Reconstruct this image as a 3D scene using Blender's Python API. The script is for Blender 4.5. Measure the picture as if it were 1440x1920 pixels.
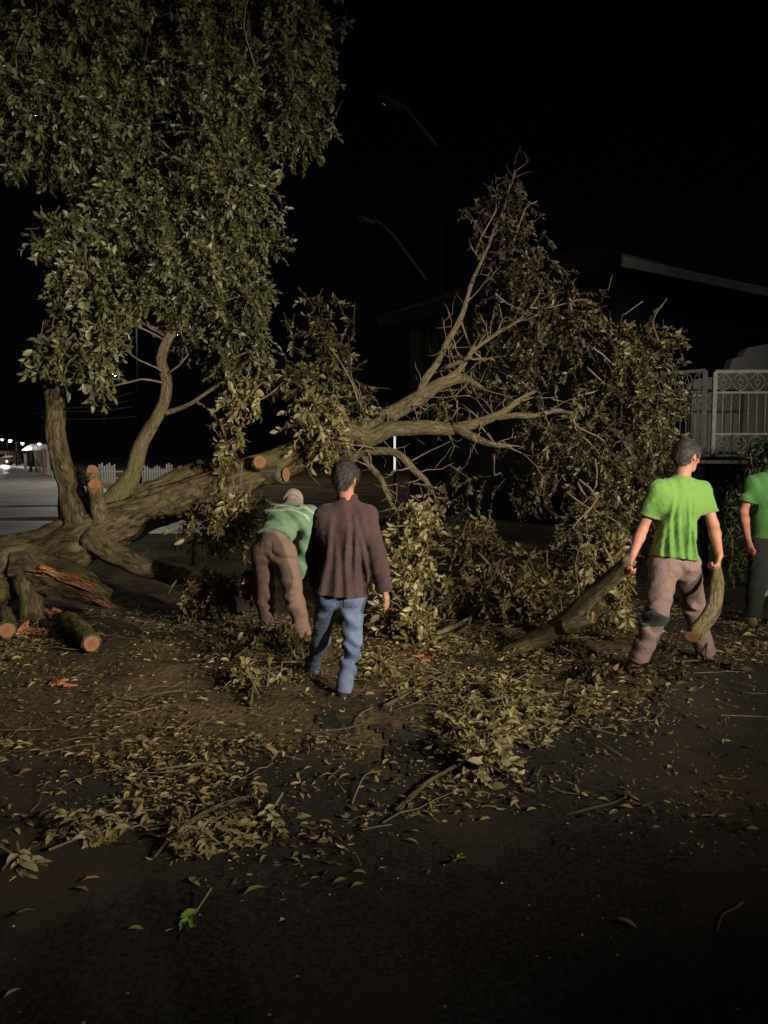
import bpy, bmesh, math, random
import numpy as np
from mathutils import Vector, Matrix, noise as mn

for o in list(bpy.data.objects):
    bpy.data.objects.remove(o)
scene = bpy.context.scene
COL = scene.collection
rad = math.radians
random.seed(7)

# ------------------------------------------------------------------ camera
CAMH, PITCH, FPX = 1.78, rad(4.36), 1443.0
cd = bpy.data.cameras.new('camera')
cam = bpy.data.objects.new('camera', cd)
COL.objects.link(cam)
cam.location = (0, 0, CAMH)
cam.rotation_euler = (rad(90) - PITCH, 0, 0)
cd.sensor_fit = 'HORIZONTAL'
cd.sensor_width = 36.0
cd.lens = 36.0 * FPX / 1440.0
cd.clip_end = 2000
scene.camera = cam

# ------------------------------------------------------------------ night sky, faint unseen moon added as fill
w = bpy.data.worlds.new('World')
scene.world = w
w.use_nodes = True
nt = w.node_tree
sky = nt.nodes.new('ShaderNodeTexSky')
sky.sky_type = 'NISHITA'
sky.sun_disc = False
sky.sun_elevation = rad(38)
sky.sun_rotation = rad(150)
nt.nodes['Background'].inputs['Strength'].default_value = 0.00010
nt.links.new(sky.outputs['Color'], nt.nodes['Background'].inputs['Color'])
ml = bpy.data.lights.new('added_moon', 'SUN')
ml.energy = 0.06
ml.angle = rad(0.5)
ml.color = (1.0, 0.95, 0.86)
added_moon = bpy.data.objects.new('added_moon', ml)
COL.objects.link(added_moon)
added_moon.rotation_euler = Vector((-0.40, 0.69, -0.62)).to_track_quat('-Z', 'Y').to_euler()

# bare spots added for assumed vehicle lights out of view right; no vehicle built
def headlight(loc, az_left, elev, power):  # assumed source only
    l = bpy.data.lights.new('assumed_vehicle_beam', 'SPOT')
    l.energy = power
    l.color = (1.0, 0.90, 0.74)
    l.spot_size = rad(2 * 48)
    l.spot_blend = 1.0
    l.shadow_soft_size = 0.06
    o = bpy.data.objects.new('assumed_vehicle_beam', l)
    COL.objects.link(o)
    o.location = loc
    d = Vector((-math.sin(rad(az_left)) * math.cos(rad(elev)), math.cos(rad(az_left)) * math.cos(rad(elev)), math.sin(rad(elev))))
    o.rotation_euler = d.to_track_quat('-Z', 'Y').to_euler()
    o.scale = (1.0, 0.50, 1.0)          # cone squashed wide and flat to shape the added light
headlight((6.2, 0.2, 3.1), 41, -4.0, 2150)  # both set high so the ground catches more light
headlight((4.6, -1.1, 3.1), 37, -4.0, 1950)

scene.view_settings.view_transform = 'Standard'
scene.view_settings.look = 'None'
scene.view_settings.exposure = 0.42
scene.view_settings.gamma = 1.0
scene.view_settings.use_curve_mapping = False

# ------------------------------------------------------------------ helpers
CP, SP = math.cos(PITCH), math.sin(PITCH)
def P(px, py, d):
    """the point d metres ahead of the camera seen at that place of the photograph"""
    u, v = (px - 720.0) / FPX, (960.0 - py) / FPX
    s = d / (v * SP + CP)
    return Vector((u * s, d, CAMH + s * (v * CP - SP)))

def smooth(a, b, x):
    t = np.clip((x - a) / (b - a), 0, 1)
    return t * t * (3 - 2 * t)

_rs = np.random.RandomState(3)
_W = _rs.normal(size=(9, 3)); _PH = _rs.uniform(0, 6.28, 9)
def sn(x, y, z=0.0, f=1.0):
    """cheap smooth pseudo noise, about -1..1, vectorised"""
    r = 0
    for i in range(9):
        r = r + np.sin(f * (x * _W[i, 0] + y * _W[i, 1] + z * _W[i, 2]) * (1 + 0.23 * i) + _PH[i])
    return r / 4.0

def gh(x, y):
    """terrain height"""
    x = np.asarray(x, float); y = np.asarray(y, float)
    h = 0.12 * smooth(0.7, 2.2, x) * smooth(3.9, 5.6, y) * (1 - 0.6 * smooth(8, 14, y))
    verge = smooth(4.6, 6.2, y + 0.5 * sn(x, y, 0, 0.8)) * (1 - smooth(1.5, 3.0, x)) * (1 - smooth(11, 16, y))
    h = h + verge * (0.035 + 0.030 * sn(x, y, 1.3, 1.7) + 0.014 * sn(x, y, 4.2, 5.0) + 0.007 * sn(x, y, 2.1, 15.0))
    h = h + 0.10 * np.exp(-((x + 1.75) / 0.8) ** 2 - ((y - 6.9) / 0.45) ** 2)
    h = h + 0.004 * sn(x, y, 0.5, 2.2)
    return h
def gz(x, y):
    return float(gh(x, y))
def GP(px, py):
    """the terrain point seen at that place of the photograph"""
    u, v = (px - 720.0) / FPX, (960.0 - py) / FPX
    dy, dz = CP + v * SP, v * CP - SP
    s = CAMH / -dz
    for _ in range(6):
        s = (CAMH - gz(u * s, s * dy)) / -dz
    return Vector((u * s, s * dy, gz(u * s, s * dy)))

def tag(o, label=None, cat=None, group=None, kind=None):
    if label: o['label'] = label
    if cat: o['category'] = cat
    if group: o['group'] = group
    if kind: o['kind'] = kind
    return o
def empty(name, loc, label=None, cat=None, group=None):
    o = bpy.data.objects.new(name, None)
    o.empty_display_size = 0.1
    COL.objects.link(o)
    o.location = loc
    return tag(o, label, cat, group)
def link(name, me, parent=None, mat=None, loc=None):
    o = bpy.data.objects.new(name, me)
    COL.objects.link(o)
    if mat is not None and not me.materials:
        me.materials.append(mat)
    if parent is not None:
        o.parent = parent
    if loc is not None:
        o.location = loc
    return o
def npmesh(name, V, polys, smooth_=True, attrs=None):
    """mesh from an (n,3) array and a list of (m,k) index arrays"""
    me = bpy.data.meshes.new(name)
    V = np.asarray(V, np.float32)
    me.vertices.add(len(V)); me.vertices.foreach_set('co', V.ravel())
    loops = np.concatenate([np.asarray(p, np.int32).ravel() for p in polys])
    tot = np.concatenate([np.full(len(p), np.asarray(p).shape[1], np.int32) for p in polys])
    st = np.concatenate([[0], np.cumsum(tot)[:-1]]).astype(np.int32)
    me.loops.add(len(loops)); me.loops.foreach_set('vertex_index', loops)
    me.polygons.add(len(tot)); me.polygons.foreach_set('loop_start', st); me.polygons.foreach_set('loop_total', tot)
    me.polygons.foreach_set('use_smooth', np.full(len(tot), smooth_, bool))
    for k, (typ, arr) in (attrs or {}).items():
        a = me.attributes.new(k, typ, 'POINT')
        a.data.foreach_set('vector' if typ == 'FLOAT_VECTOR' else 'value', np.asarray(arr, np.float32).ravel())
    me.update(calc_edges=True)
    me.validate()
    return me

class MB:
    """collects boxes, bars and rings into one mesh"""
    def __init__(s): s.v, s.f = [], []
    def add(s, vs, fs):
        n = len(s.v); s.v += [tuple(p) for p in vs]; s.f += [tuple(i + n for i in f) for f in fs]; return s
    def box(s, c, size, rot=None):
        hx, hy, hz = (a / 2 for a in size); c = Vector(c)
        vs = [Vector((x, y, z)) for z in (-hz, hz) for y in (-hy, hy) for x in (-hx, hx)]
        if rot is not None: vs = [rot @ v for v in vs]
        return s.add([c + v for v in vs], [(0, 2, 3, 1), (4, 5, 7, 6), (0, 1, 5, 4), (2, 6, 7, 3), (0, 4, 6, 2), (1, 3, 7, 5)])
    def bar(s, a, b, r0, r1=None, n=8, cap=True):
        a, b = Vector(a), Vector(b); r1 = r0 if r1 is None else r1
        d = (b - a).normalized(); q = d.to_track_quat('Z', 'Y')
        vs = []
        for p, r in ((a, r0), (b, r1)):
            vs += [p + q @ Vector((r * math.cos(6.28318 * i / n), r * math.sin(6.28318 * i / n), 0)) for i in range(n)]
        fs = [(i, (i + 1) % n, n + (i + 1) % n, n + i) for i in range(n)]
        if cap: fs += [tuple(range(n))[::-1], tuple(range(n, 2 * n))]
        return s.add(vs, fs)
    def path(s, pts, rs, n=6):
        pts = [Vector(p) for p in pts]; vs, fs = [], []
        for k, p in enumerate(pts):
            d = (pts[min(k + 1, len(pts) - 1)] - pts[max(k - 1, 0)]).normalized(); q = d.to_track_quat('Z', 'Y')
            r = rs[k] if hasattr(rs, '__len__') else rs
            vs += [p + q @ Vector((r * math.cos(6.28318 * i / n), r * math.sin(6.28318 * i / n), 0)) for i in range(n)]
        for k in range(len(pts) - 1):
            fs += [(k * n + i, k * n + (i + 1) % n, (k + 1) * n + (i + 1) % n, (k + 1) * n + i) for i in range(n)]
        fs += [tuple(range(n))[::-1], tuple(range((len(pts) - 1) * n, len(pts) * n))]
        return s.add(vs, fs)
    def build(s, name, mat, parent=None, sm=False, bevel=0.0):
        me = bpy.data.meshes.new(name)
        me.from_pydata(s.v, [], s.f)
        if bevel:
            bm = bmesh.new(); bm.from_mesh(me)
            bmesh.ops.bevel(bm, geom=bm.edges[:], offset=bevel, segments=2, affect='EDGES', clamp_overlap=True)
            bm.to_mesh(me); bm.free()
        for p in me.polygons: p.use_smooth = sm
        me.update()
        o = link(name, me, parent, mat)
        if parent is not None: o.matrix_parent_inverse = Matrix.Translation(-parent.location)
        return o

# ------------------------------------------------------------------ materials
def mat(name, ramp, scale=6.0, detail=6.0, rough=0.8, bump=0.3, bscale=None, coord='Object', stretch=(1, 1, 1),
        attr=None, spec=0.3, transl=0.0, metal=0.0, sheen=0.0, second=None):
    """principled material; colour from a noise ramp; second = (colour, scale, low, high) patches"""
    m = bpy.data.materials.new(name); m.use_nodes = True
    n = m.node_tree; N, L = n.nodes, n.links
    b = N['Principled BSDF']
    b.inputs['Roughness'].default_value = rough
    b.inputs['Specular IOR Level'].default_value = spec
    b.inputs['Metallic'].default_value = metal
    if sheen: b.inputs['Sheen Weight'].default_value = sheen
    if attr == 'barkco':
        at = N.new('ShaderNodeAttribute'); at.attribute_name = 'barkco'; src = at.outputs['Vector']
    else:
        src = N.new('ShaderNodeTexCoord').outputs[coord]
    mp = N.new('ShaderNodeMapping'); mp.inputs['Scale'].default_value = stretch
    L.new(src, mp.inputs['Vector'])
    no = N.new('ShaderNodeTexNoise'); no.inputs['Scale'].default_value = scale; no.inputs['Detail'].default_value = detail
    no.inputs['Roughness'].default_value = 0.65
    L.new(mp.outputs['Vector'], no.inputs['Vector'])
    cr = N.new('ShaderNodeValToRGB')
    els = cr.color_ramp.elements
    for i, (p, c) in enumerate(ramp):
        e = els[i] if i < 2 else els.new(p)
        e.position = p; e.color = (*c, 1)
    fac = no.outputs['Fac']
    if attr == 'tone':
        at = N.new('ShaderNodeAttribute'); at.attribute_name = 'tone'
        fac = at.outputs['Fac']
    L.new(fac, cr.inputs['Fac'])
    colour = cr.outputs['Color']
    if second:
        c2, s2, lo, hi = second
        n2 = N.new('ShaderNodeTexNoise'); n2.inputs['Scale'].default_value = s2; n2.inputs['Detail'].default_value = 5
        L.new(src, n2.inputs['Vector'])
        mr = N.new('ShaderNodeMapRange'); mr.inputs['From Min'].default_value = lo; mr.inputs['From Max'].default_value = hi
        L.new(n2.outputs['Fac'], mr.inputs['Value'])
        mx = N.new('ShaderNodeMix'); mx.data_type = 'RGBA'; mx.inputs['B'].default_value = (*c2, 1)
        L.new(mr.outputs['Result'], mx.inputs['Factor']); L.new(colour, mx.inputs['A'])
        colour = mx.outputs['Result']
    L.new(colour, b.inputs['Base Color'])
    if bump:
        bn = N.new('ShaderNodeTexNoise'); bn.inputs['Scale'].default_value = bscale or scale * 3; bn.inputs['Detail'].default_value = 5
        L.new(mp.outputs['Vector'], bn.inputs['Vector'])
        bp = N.new('ShaderNodeBump'); bp.inputs['Strength'].default_value = bump; bp.inputs['Distance'].default_value = 0.02
        L.new(bn.outputs['Fac'], bp.inputs['Height']); L.new(bp.outputs['Normal'], b.inputs['Normal'])
    if transl:
        tr = N.new('ShaderNodeBsdfTranslucent'); L.new(colour, tr.inputs['Color'])
        ms = N.new('ShaderNodeMixShader'); ms.inputs['Fac'].default_value = transl
        L.new(b.outputs['BSDF'], ms.inputs[1]); L.new(tr.outputs['BSDF'], ms.inputs[2])
        L.new(ms.outputs['Shader'], N['Material Output'].inputs['Surface'])
    return m
def emit(name, c, s):
    m = bpy.data.materials.new(name); m.use_nodes = True
    b = m.node_tree.nodes['Principled BSDF']
    b.inputs['Base Color'].default_value = (*c, 1)
    b.inputs['Emission Color'].default_value = (*c, 1); b.inputs['Emission Strength'].default_value = s
    return m
M = {}
def bark_mat(name, dark, mid, light, moss, scale, stretch):
    m = bpy.data.materials.new(name); m.use_nodes = True
    N, L = m.node_tree.nodes, m.node_tree.links
    b = N['Principled BSDF']; b.inputs['Roughness'].default_value = .95; b.inputs['Specular IOR Level'].default_value = .1
    at = N.new('ShaderNodeAttribute'); at.attribute_name = 'barkco'
    wn = N.new('ShaderNodeTexNoise'); wn.inputs['Scale'].default_value = 5; L.new(at.outputs['Vector'], wn.inputs['Vector'])
    wm = N.new('ShaderNodeVectorMath'); wm.operation = 'MULTIPLY_ADD'; wm.inputs[1].default_value = (.10, .10, .12)
    L.new(wn.outputs['Color'], wm.inputs[0]); L.new(at.outputs['Vector'], wm.inputs[2])
    mp = N.new('ShaderNodeMapping'); mp.inputs['Scale'].default_value = (1, 1, stretch); L.new(wm.outputs[0], mp.inputs['Vector'])
    rn = N.new('ShaderNodeTexNoise'); rn.inputs['Scale'].default_value = scale; rn.inputs['Detail'].default_value = 3; L.new(mp.outputs['Vector'], rn.inputs['Vector'])
    ab = N.new('ShaderNodeMath'); ab.operation = 'SUBTRACT'; ab.inputs[1].default_value = .5; L.new(rn.outputs['Fac'], ab.inputs[0])
    aa = N.new('ShaderNodeMath'); aa.operation = 'ABSOLUTE'; L.new(ab.outputs[0], aa.inputs[0])
    fr = N.new('ShaderNodeMapRange'); fr.inputs['From Max'].default_value = .10; L.new(aa.outputs[0], fr.inputs['Value'])   # furrows
    no = N.new('ShaderNodeTexNoise'); no.inputs['Scale'].default_value = scale * 1.2; no.inputs['Detail'].default_value = 12; no.inputs['Roughness'].default_value = .8
    L.new(mp.outputs['Vector'], no.inputs['Vector'])
    mu = N.new('ShaderNodeMath'); mu.operation = 'MULTIPLY_ADD'; mu.inputs[1].default_value = .18
    L.new(fr.outputs['Result'], mu.inputs[0]); L.new(no.outputs['Fac'], mu.inputs[2])
    cr = N.new('ShaderNodeValToRGB'); e = cr.color_ramp.elements
    e[0].position = .42; e[0].color = (*dark, 1); e[1].position = .86; e[1].color = (*light, 1); x = e.new(.62); x.color = (*mid, 1)
    L.new(mu.outputs[0], cr.inputs['Fac'])
    n2 = N.new('ShaderNodeTexNoise'); n2.inputs['Scale'].default_value = 3.2; n2.inputs['Detail'].default_value = 8; n2.inputs['Roughness'].default_value = .7; L.new(at.outputs['Vector'], n2.inputs['Vector'])
    mr = N.new('ShaderNodeMapRange'); mr.inputs['From Min'].default_value = .50; mr.inputs['From Max'].default_value = .64; mr.inputs['To Max'].default_value = .75
    L.new(n2.outputs['Fac'], mr.inputs['Value'])
    mx = N.new('ShaderNodeMix'); mx.data_type = 'RGBA'; mx.inputs['B'].default_value = (*moss, 1)
    L.new(mr.outputs['Result'], mx.inputs['Factor']); L.new(cr.outputs['Color'], mx.inputs['A']); L.new(mx.outputs['Result'], b.inputs['Base Color'])
    bp = N.new('ShaderNodeBump'); bp.inputs['Strength'].default_value = 1.0; bp.inputs['Distance'].default_value = .045
    L.new(mu.outputs[0], bp.inputs['Height']); L.new(bp.outputs['Normal'], b.inputs['Normal'])
    return m
M['bark'] = bark_mat('bark', (.038, .028, .016), (.175, .13, .075), (.36, .285, .175), (.19, .18, .058), 16, .22)
M['limb_bark'] = bark_mat('limb_bark', (.075, .058, .035), (.25, .20, .115), (.45, .375, .235), (.26, .235, .085), 30, .20)
M['twig'] = mat('twig', [(0.3, (.14, .10, .06)), (0.7, (.30, .23, .14))], 8, 4, .9, 0, spec=.15)
M['leaf'] = mat('leaf', [(0.0, (.075, .050, .030)), (0.22, (.13, .095, .052)), (0.4, (.165, .135, .05)), (0.6, (.135, .145, .052)), (0.8, (.205, .205, .078)), (1.0, (.33, .31, .13))],
                attr='tone', rough=.36, bump=0, spec=.55, transl=.18)
M['crown_leaf'] = mat('crown_leaf', [(0.0, (.07, .062, .033)), (0.4, (.10, .10, .042)), (0.6, (.138, .142, .057)), (0.8, (.20, .20, .085)), (1.0, (.32, .31, .145))],
                attr='tone', rough=.38, bump=0, spec=.5, transl=.15)
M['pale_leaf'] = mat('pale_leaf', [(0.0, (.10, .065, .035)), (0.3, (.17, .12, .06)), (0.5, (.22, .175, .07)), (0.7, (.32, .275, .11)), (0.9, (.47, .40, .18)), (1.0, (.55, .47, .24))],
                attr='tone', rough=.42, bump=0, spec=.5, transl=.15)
M['fresh_leaf'] = mat('fresh_leaf', [(0.0, (.16, .30, .04)), (1.0, (.34, .55, .08))],
                attr='tone', rough=.4, bump=0, spec=.4, transl=.15)
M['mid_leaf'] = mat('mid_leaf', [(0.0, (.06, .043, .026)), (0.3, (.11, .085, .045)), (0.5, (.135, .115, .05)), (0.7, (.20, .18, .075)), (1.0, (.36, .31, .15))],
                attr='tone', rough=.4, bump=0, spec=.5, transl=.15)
M['twig_dark'] = mat('twig_dark', [(0.3, (.045, .034, .022)), (0.7, (.10, .078, .05))], 8, 4, .9, 0, spec=.1)
M['litter'] = mat('litter', [(0.0, (.05, .035, .02)), (0.3, (.15, .095, .045)), (0.55, (.26, .185, .08)), (0.75, (.34, .27, .11)), (0.92, (.54, .42, .20)), (1.0, (.42, .17, .06))],
                attr='tone', rough=.42, bump=0, spec=.5, transl=.1)
M['dirt'] = mat('dirt', [(0.3, (.085, .06, .035)), (0.55, (.175, .125, .07)), (0.75, (.26, .19, .11))], 2.2, 12, .95, .9, 22, spec=.1,
                second=((.06, .05, .03), 0.9, .42, .62))
M['asphalt'] = mat('asphalt', [(0.38, (.018, .0155, .013)), (0.64, (.075, .064, .054))], 55, 8, .85, .6, 240, spec=.25,
                second=((.095, .072, .052), 0.8, .50, .66))
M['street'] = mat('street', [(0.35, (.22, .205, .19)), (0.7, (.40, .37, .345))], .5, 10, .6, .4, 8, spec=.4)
M['cutwood'] = None
def cutwood():
    m = bpy.data.materials.new('cut_wood'); m.use_nodes = True
    N, L = m.node_tree.nodes, m.node_tree.links
    b = N['Principled BSDF']; b.inputs['Roughness'].default_value = .75; b.inputs['Specular IOR Level'].default_value = .2
    tc = N.new('ShaderNodeTexCoord')
    wv = N.new('ShaderNodeTexWave'); wv.wave_type = 'RINGS'; wv.rings_direction = 'Z'
    wv.inputs['Scale'].default_value = 2.2; wv.inputs['Distortion'].default_value = 2.5; wv.inputs['Detail'].default_value = 3
    L.new(tc.outputs['Object'], wv.inputs['Vector'])
    gr = N.new('ShaderNodeTexGradient'); gr.gradient_type = 'SPHERICAL'
    L.new(tc.outputs['Object'], gr.inputs['Vector'])
    c1 = N.new('ShaderNodeValToRGB'); e = c1.color_ramp.elements
    e[0].position = 0.0; e[0].color = (.50, .27, .12, 1)
    e[1].position = .9; e[1].color = (.62, .22, .085, 1)
    x = e.new(.12); x.color = (.66, .37, .18, 1)
    L.new(gr.outputs['Fac'], c1.inputs['Fac'])
    mx = N.new('ShaderNodeMix'); mx.data_type = 'RGBA'; mx.blend_type = 'MULTIPLY'
    mr = N.new('ShaderNodeMapRange'); mr.inputs['To Min'].default_value = .62; mr.inputs['To Max'].default_value = 1.0
    L.new(wv.outputs['Fac'], mr.inputs['Value'])
    mx.inputs['Factor'].default_value = 1.0
    sw = N.new('ShaderNodeTexNoise'); sw.inputs['Scale'].default_value = 3.0; sw.inputs['Detail'].default_value = 8; sw.inputs['Roughness'].default_value = .75
    sm_ = N.new('ShaderNodeMapping'); sm_.inputs['Scale'].default_value = (1, 7, 1); L.new(tc.outputs['Object'], sm_.inputs['Vector']); L.new(sm_.outputs['Vector'], sw.inputs['Vector'])
    sr = N.new('ShaderNodeMapRange'); sr.inputs['From Min'].default_value = .3; sr.inputs['From Max'].default_value = .7; sr.inputs['To Min'].default_value = .55; sr.inputs['To Max'].default_value = 1.1
    L.new(sw.outputs['Fac'], sr.inputs['Value'])
    m2 = N.new('ShaderNodeMix'); m2.data_type = 'RGBA'; m2.blend_type = 'MULTIPLY'; m2.inputs['Factor'].default_value = 1.0
    L.new(c1.outputs['Color'], mx.inputs['A']); L.new(mr.outputs['Result'], mx.inputs['B'])
    L.new(mx.outputs['Result'], m2.inputs['A']); L.new(sr.outputs['Result'], m2.inputs['B'])
    L.new(m2.outputs['Result'], b.inputs['Base Color'])
    bp = N.new('ShaderNodeBump'); bp.inputs['Strength'].default_value = .5; bp.inputs['Distance'].default_value = .1
    nn = N.new('ShaderNodeTexNoise'); nn.inputs['Scale'].default_value = 14
    L.new(tc.outputs['Object'], nn.inputs['Vector']); L.new(nn.outputs['Fac'], bp.inputs['Height']); L.new(bp.outputs['Normal'], b.inputs['Normal'])
    return m
M['cutwood'] = cutwood()
M['torn'] = mat('torn_wood', [(0.2, (.16, .065, .03)), (0.5, (.46, .20, .09)), (0.8, (.58, .34, .18))], 18, 6, .85, 1.0, 40, stretch=(.3, 1, 1), spec=.15)

# ================================================================== setting: ground, road, street
def axis(lo, hi, step, far):
    a = list(np.arange(lo, hi + 1e-6, step)); s = step
    l, h = [lo], [hi]
    while l[-1] > -far:
        s *= 1.35; l.append(l[-1] - s); h.append(h[-1] + s)
    return np.array(sorted(l[1:]) + a + h[1:])
def sheet(name, xs, ys, zf, mask, m):
    X, Y = np.meshgrid(xs, ys, indexing='ij')
    V = np.stack([X, Y, zf(X, Y)], -1).reshape(-1, 3)
    I = np.arange(X.size).reshape(X.shape)
    Q = np.stack([I[:-1, :-1], I[1:, :-1], I[1:, 1:], I[:-1, 1:]], -1).reshape(-1, 4)
    if mask is not None:
        ok = mask(V[:, 0], V[:, 1])[Q].any(1)
        Q = Q[ok]
        used = np.unique(Q); mp = np.full(len(V), -1); mp[used] = np.arange(len(used))
        V, Q = V[used], mp[Q]
    return tag(link(name, npmesh(name, V, [Q]), None, m), kind='structure')
sheet('ground', axis(-8, 7, .07, 420), axis(-2, 13, .07, 420), lambda x, y: gh(x, y), None, M['dirt'])
def on_road(x, y):
    edge = np.where(x < 1.2, 4.35 + 0.10 * (x + 2), 4.67 + (np.maximum(x - 1.2, 0)) ** 1.6 * 1.5)
    edge = edge + .38 * sn(x, y, 3, 1.5) + .20 * sn(x, y, 5, 5.0) + .10 * sn(x, y, 8, 14.0)
    return y < np.minimum(edge, 30)
def road_z(x, y):
    return gh(x, y) + .010
sheet('road', np.arange(-9, 12.01, .045), np.arange(-3, 14.01, .045), road_z, on_road, M['asphalt'])

# street that runs away to the far left, its worn surface heaving in long cross waves
def street():
    ts = np.concatenate([np.arange(17, 120, .35), np.arange(120, 300, 2.0)])
    us = np.linspace(0, 13, 14)
    T, U = np.meshgrid(ts, us, indexing='ij')
    X = -31.4 - .498 * (T - 73) - U
    lam = 4.5
    Z = .03 + .075 * np.sin(T * 6.283 / lam + .5 * np.sin(T * .37) + .25 * np.sin(U * .6 + T * .1)) + .02 * sn(T, U, 0, .6)
    Z = Z * smooth(17, 22, T) + .02
    V = np.stack([X, T - U * .1, Z], -1).reshape(-1, 3)
    I = np.arange(X.size).reshape(X.shape)
    Q = np.stack([I[:-1, :-1], I[:-1, 1:], I[1:, 1:], I[1:, :-1]], -1).reshape(-1, 4)
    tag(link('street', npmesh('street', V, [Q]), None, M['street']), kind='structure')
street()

# ================================================================== wood: tubes with bark relief
def catmull(pts, rs, step):
    pts = [Vector(p) for p in pts]
    out, ro = [], []
    for i in range(len(pts) - 1):
        p0 = pts[i - 1] if i else pts[0] * 2 - pts[1]
        p1, p2 = pts[i], pts[i + 1]
        p3 = pts[i + 2] if i + 2 < len(pts) else pts[-1] * 2 - pts[-2]
        n = max(2, int((p2 - p1).length / step))
        for k in range(n):
            t = k / n
            out.append(.5 * ((2 * p1) + (p2 - p0) * t + (2 * p0 - 5 * p1 + 4 * p2 - p3) * t * t + (3 * p1 - p0 - 3 * p2 + p3) * t ** 3))
            ro.append(rs[i] + (rs[i + 1] - rs[i]) * t)
    out.append(pts[-1]); ro.append(rs[-1])
    return out, ro
def tube(name, pts, rs, parent, m, n=20, step=.06, rough=.10, flute=0.0, seed=0, origin=None, crook=0.0):
    pts, rs = catmull(pts, rs, step)
    org = Vector(parent.location) if parent is not None else (Vector(origin) if origin is not None else Vector((0, 0, 0)))
    C = np.array([tuple(p - org) for p in pts]); R = np.array(rs)
    s_ = np.concatenate([[0], np.cumsum(np.linalg.norm(np.diff(C, axis=0), axis=1))])
    fade = np.minimum(1, np.minimum(s_, s_[-1] - s_) / .15)[:, None]
    C = C + crook * fade * (R * .55 + .006)[:, None] * np.stack([sn(s_ * 1.0 + seed, s_ * 0 + 1, 0, 5.0), sn(s_ * 1.0 + seed, s_ * 0 + 4, 2, 5.0), sn(s_ * 1.0 + seed, s_ * 0 + 9, 5, 5.0)], -1)
    T = np.gradient(C, axis=0); T /= np.linalg.norm(T, axis=1)[:, None] + 1e-9
    ref = np.array([0.05, -1.0, .12]) if abs(T[:, 1]).mean() < .8 else np.array([0, .1, 1.0])
    A = np.cross(T, ref); A /= np.linalg.norm(A, axis=1)[:, None]
    B = np.cross(T, A)
    th = np.linspace(0, 2 * np.pi, n, endpoint=False)
    Lg = np.concatenate([[0], np.cumsum(np.linalg.norm(np.diff(C, axis=0), axis=1))])
    TH, LG = np.meshgrid(th, Lg)
    cx, cy = np.cos(TH) * 1.0, np.sin(TH) * 1.0
    rr = R[:, None] * (1 + rough * .7 * sn(cx * 1.1 + seed, cy * 1.1, LG * 1.6, 1.3) + rough * .55 * sn(cx * 3 + seed, cy * 3, LG * 2.0, 1.8))
    rr = rr * (1 + flute * np.sin(3 * TH + LG * .9 + seed) + flute * .7 * np.sin(5 * TH - LG * 1.3))
    ridge = 1 - np.abs(sn(cx * 6 + seed, cy * 6, LG * 2.2, 1.5))
    fine = 1 - np.abs(sn(cx * 11 + seed, cy * 11, LG * 5 + sn(cx, cy, LG, 3.0), 1.5))
    rr = rr + np.minimum(R[:, None] * .11, .026) * ridge + np.minimum(R[:, None] * .06, .012) * fine
    V = C[:, None, :] + A[:, None, :] * (rr * cx)[..., None] + B[:, None, :] * (rr * cy)[..., None]
    k = len(C)
    I = np.arange(k * n).reshape(k, n)
    J = np.roll(I, -1, axis=1)
    Q = np.stack([I[:-1], J[:-1], J[1:], I[1:]], -1).reshape(-1, 4)
    V = np.concatenate([V.reshape(-1, 3), C[:1], C[-1:]])
    bc = np.stack([cx * R[:, None], cy * R[:, None], LG], -1).reshape(-1, 3) + seed * .7
    bc = np.concatenate([bc, bc[:1], bc[-1:]])
    F0 = np.stack([J[0], I[0], np.full(n, k * n)], -1); F1 = np.stack([I[-1], J[-1], np.full(n, k * n + 1)], -1)
    me = npmesh(name, V, [Q, F0, F1], True, {'barkco': ('FLOAT_VECTOR', bc)})
    return link(name, me, parent, m, None if parent is not None else origin)
def disc_mesh():
    n = 28; vs = []; fs = []
    rr = [1 + .05 * math.sin(3 * a + 1) + .04 * math.sin(7 * a) for a in np.linspace(0, 6.283, n, endpoint=False)]
    for s, z in ((1.0, -.12), (1.0, .05), (.9, .075), (.45, .085)):
        vs += [(s * rr[i] * math.cos(6.28318 * i / n), s * rr[i] * math.sin(6.28318 * i / n), z) for i in range(n)]
    vs.append((0, 0, .08))
    for k in range(3):
        fs += [(k * n + i, k * n + (i + 1) % n, (k + 1) * n + (i + 1) % n, (k + 1) * n + i) for i in range(n)]
    fs += [(3 * n + i, 3 * n + (i + 1) % n, 4 * n) for i in range(n)]
    me = bpy.data.meshes.new('cut_face'); me.from_pydata(vs, [], fs); me.materials.append(M['cutwood'])
    return me
DISC = disc_mesh()
def cutface(parent, p, nrm, r, org=None):
    """round saw-cut face; p and nrm in world axes, parent unrotated"""
    o = link('cut_face', DISC, parent)
    base = Vector(org) if org is not None else Vector(parent.location)
    o.location = Vector(p) - base
    o.rotation_euler = (Vector(nrm).to_track_quat('Z', 'Y') @ Matrix.Rotation(random.random() * 6, 3, 'Z').to_quaternion()).to_euler()
    o.scale = (r * .90, r * .90, r * .45)
    return o

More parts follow.
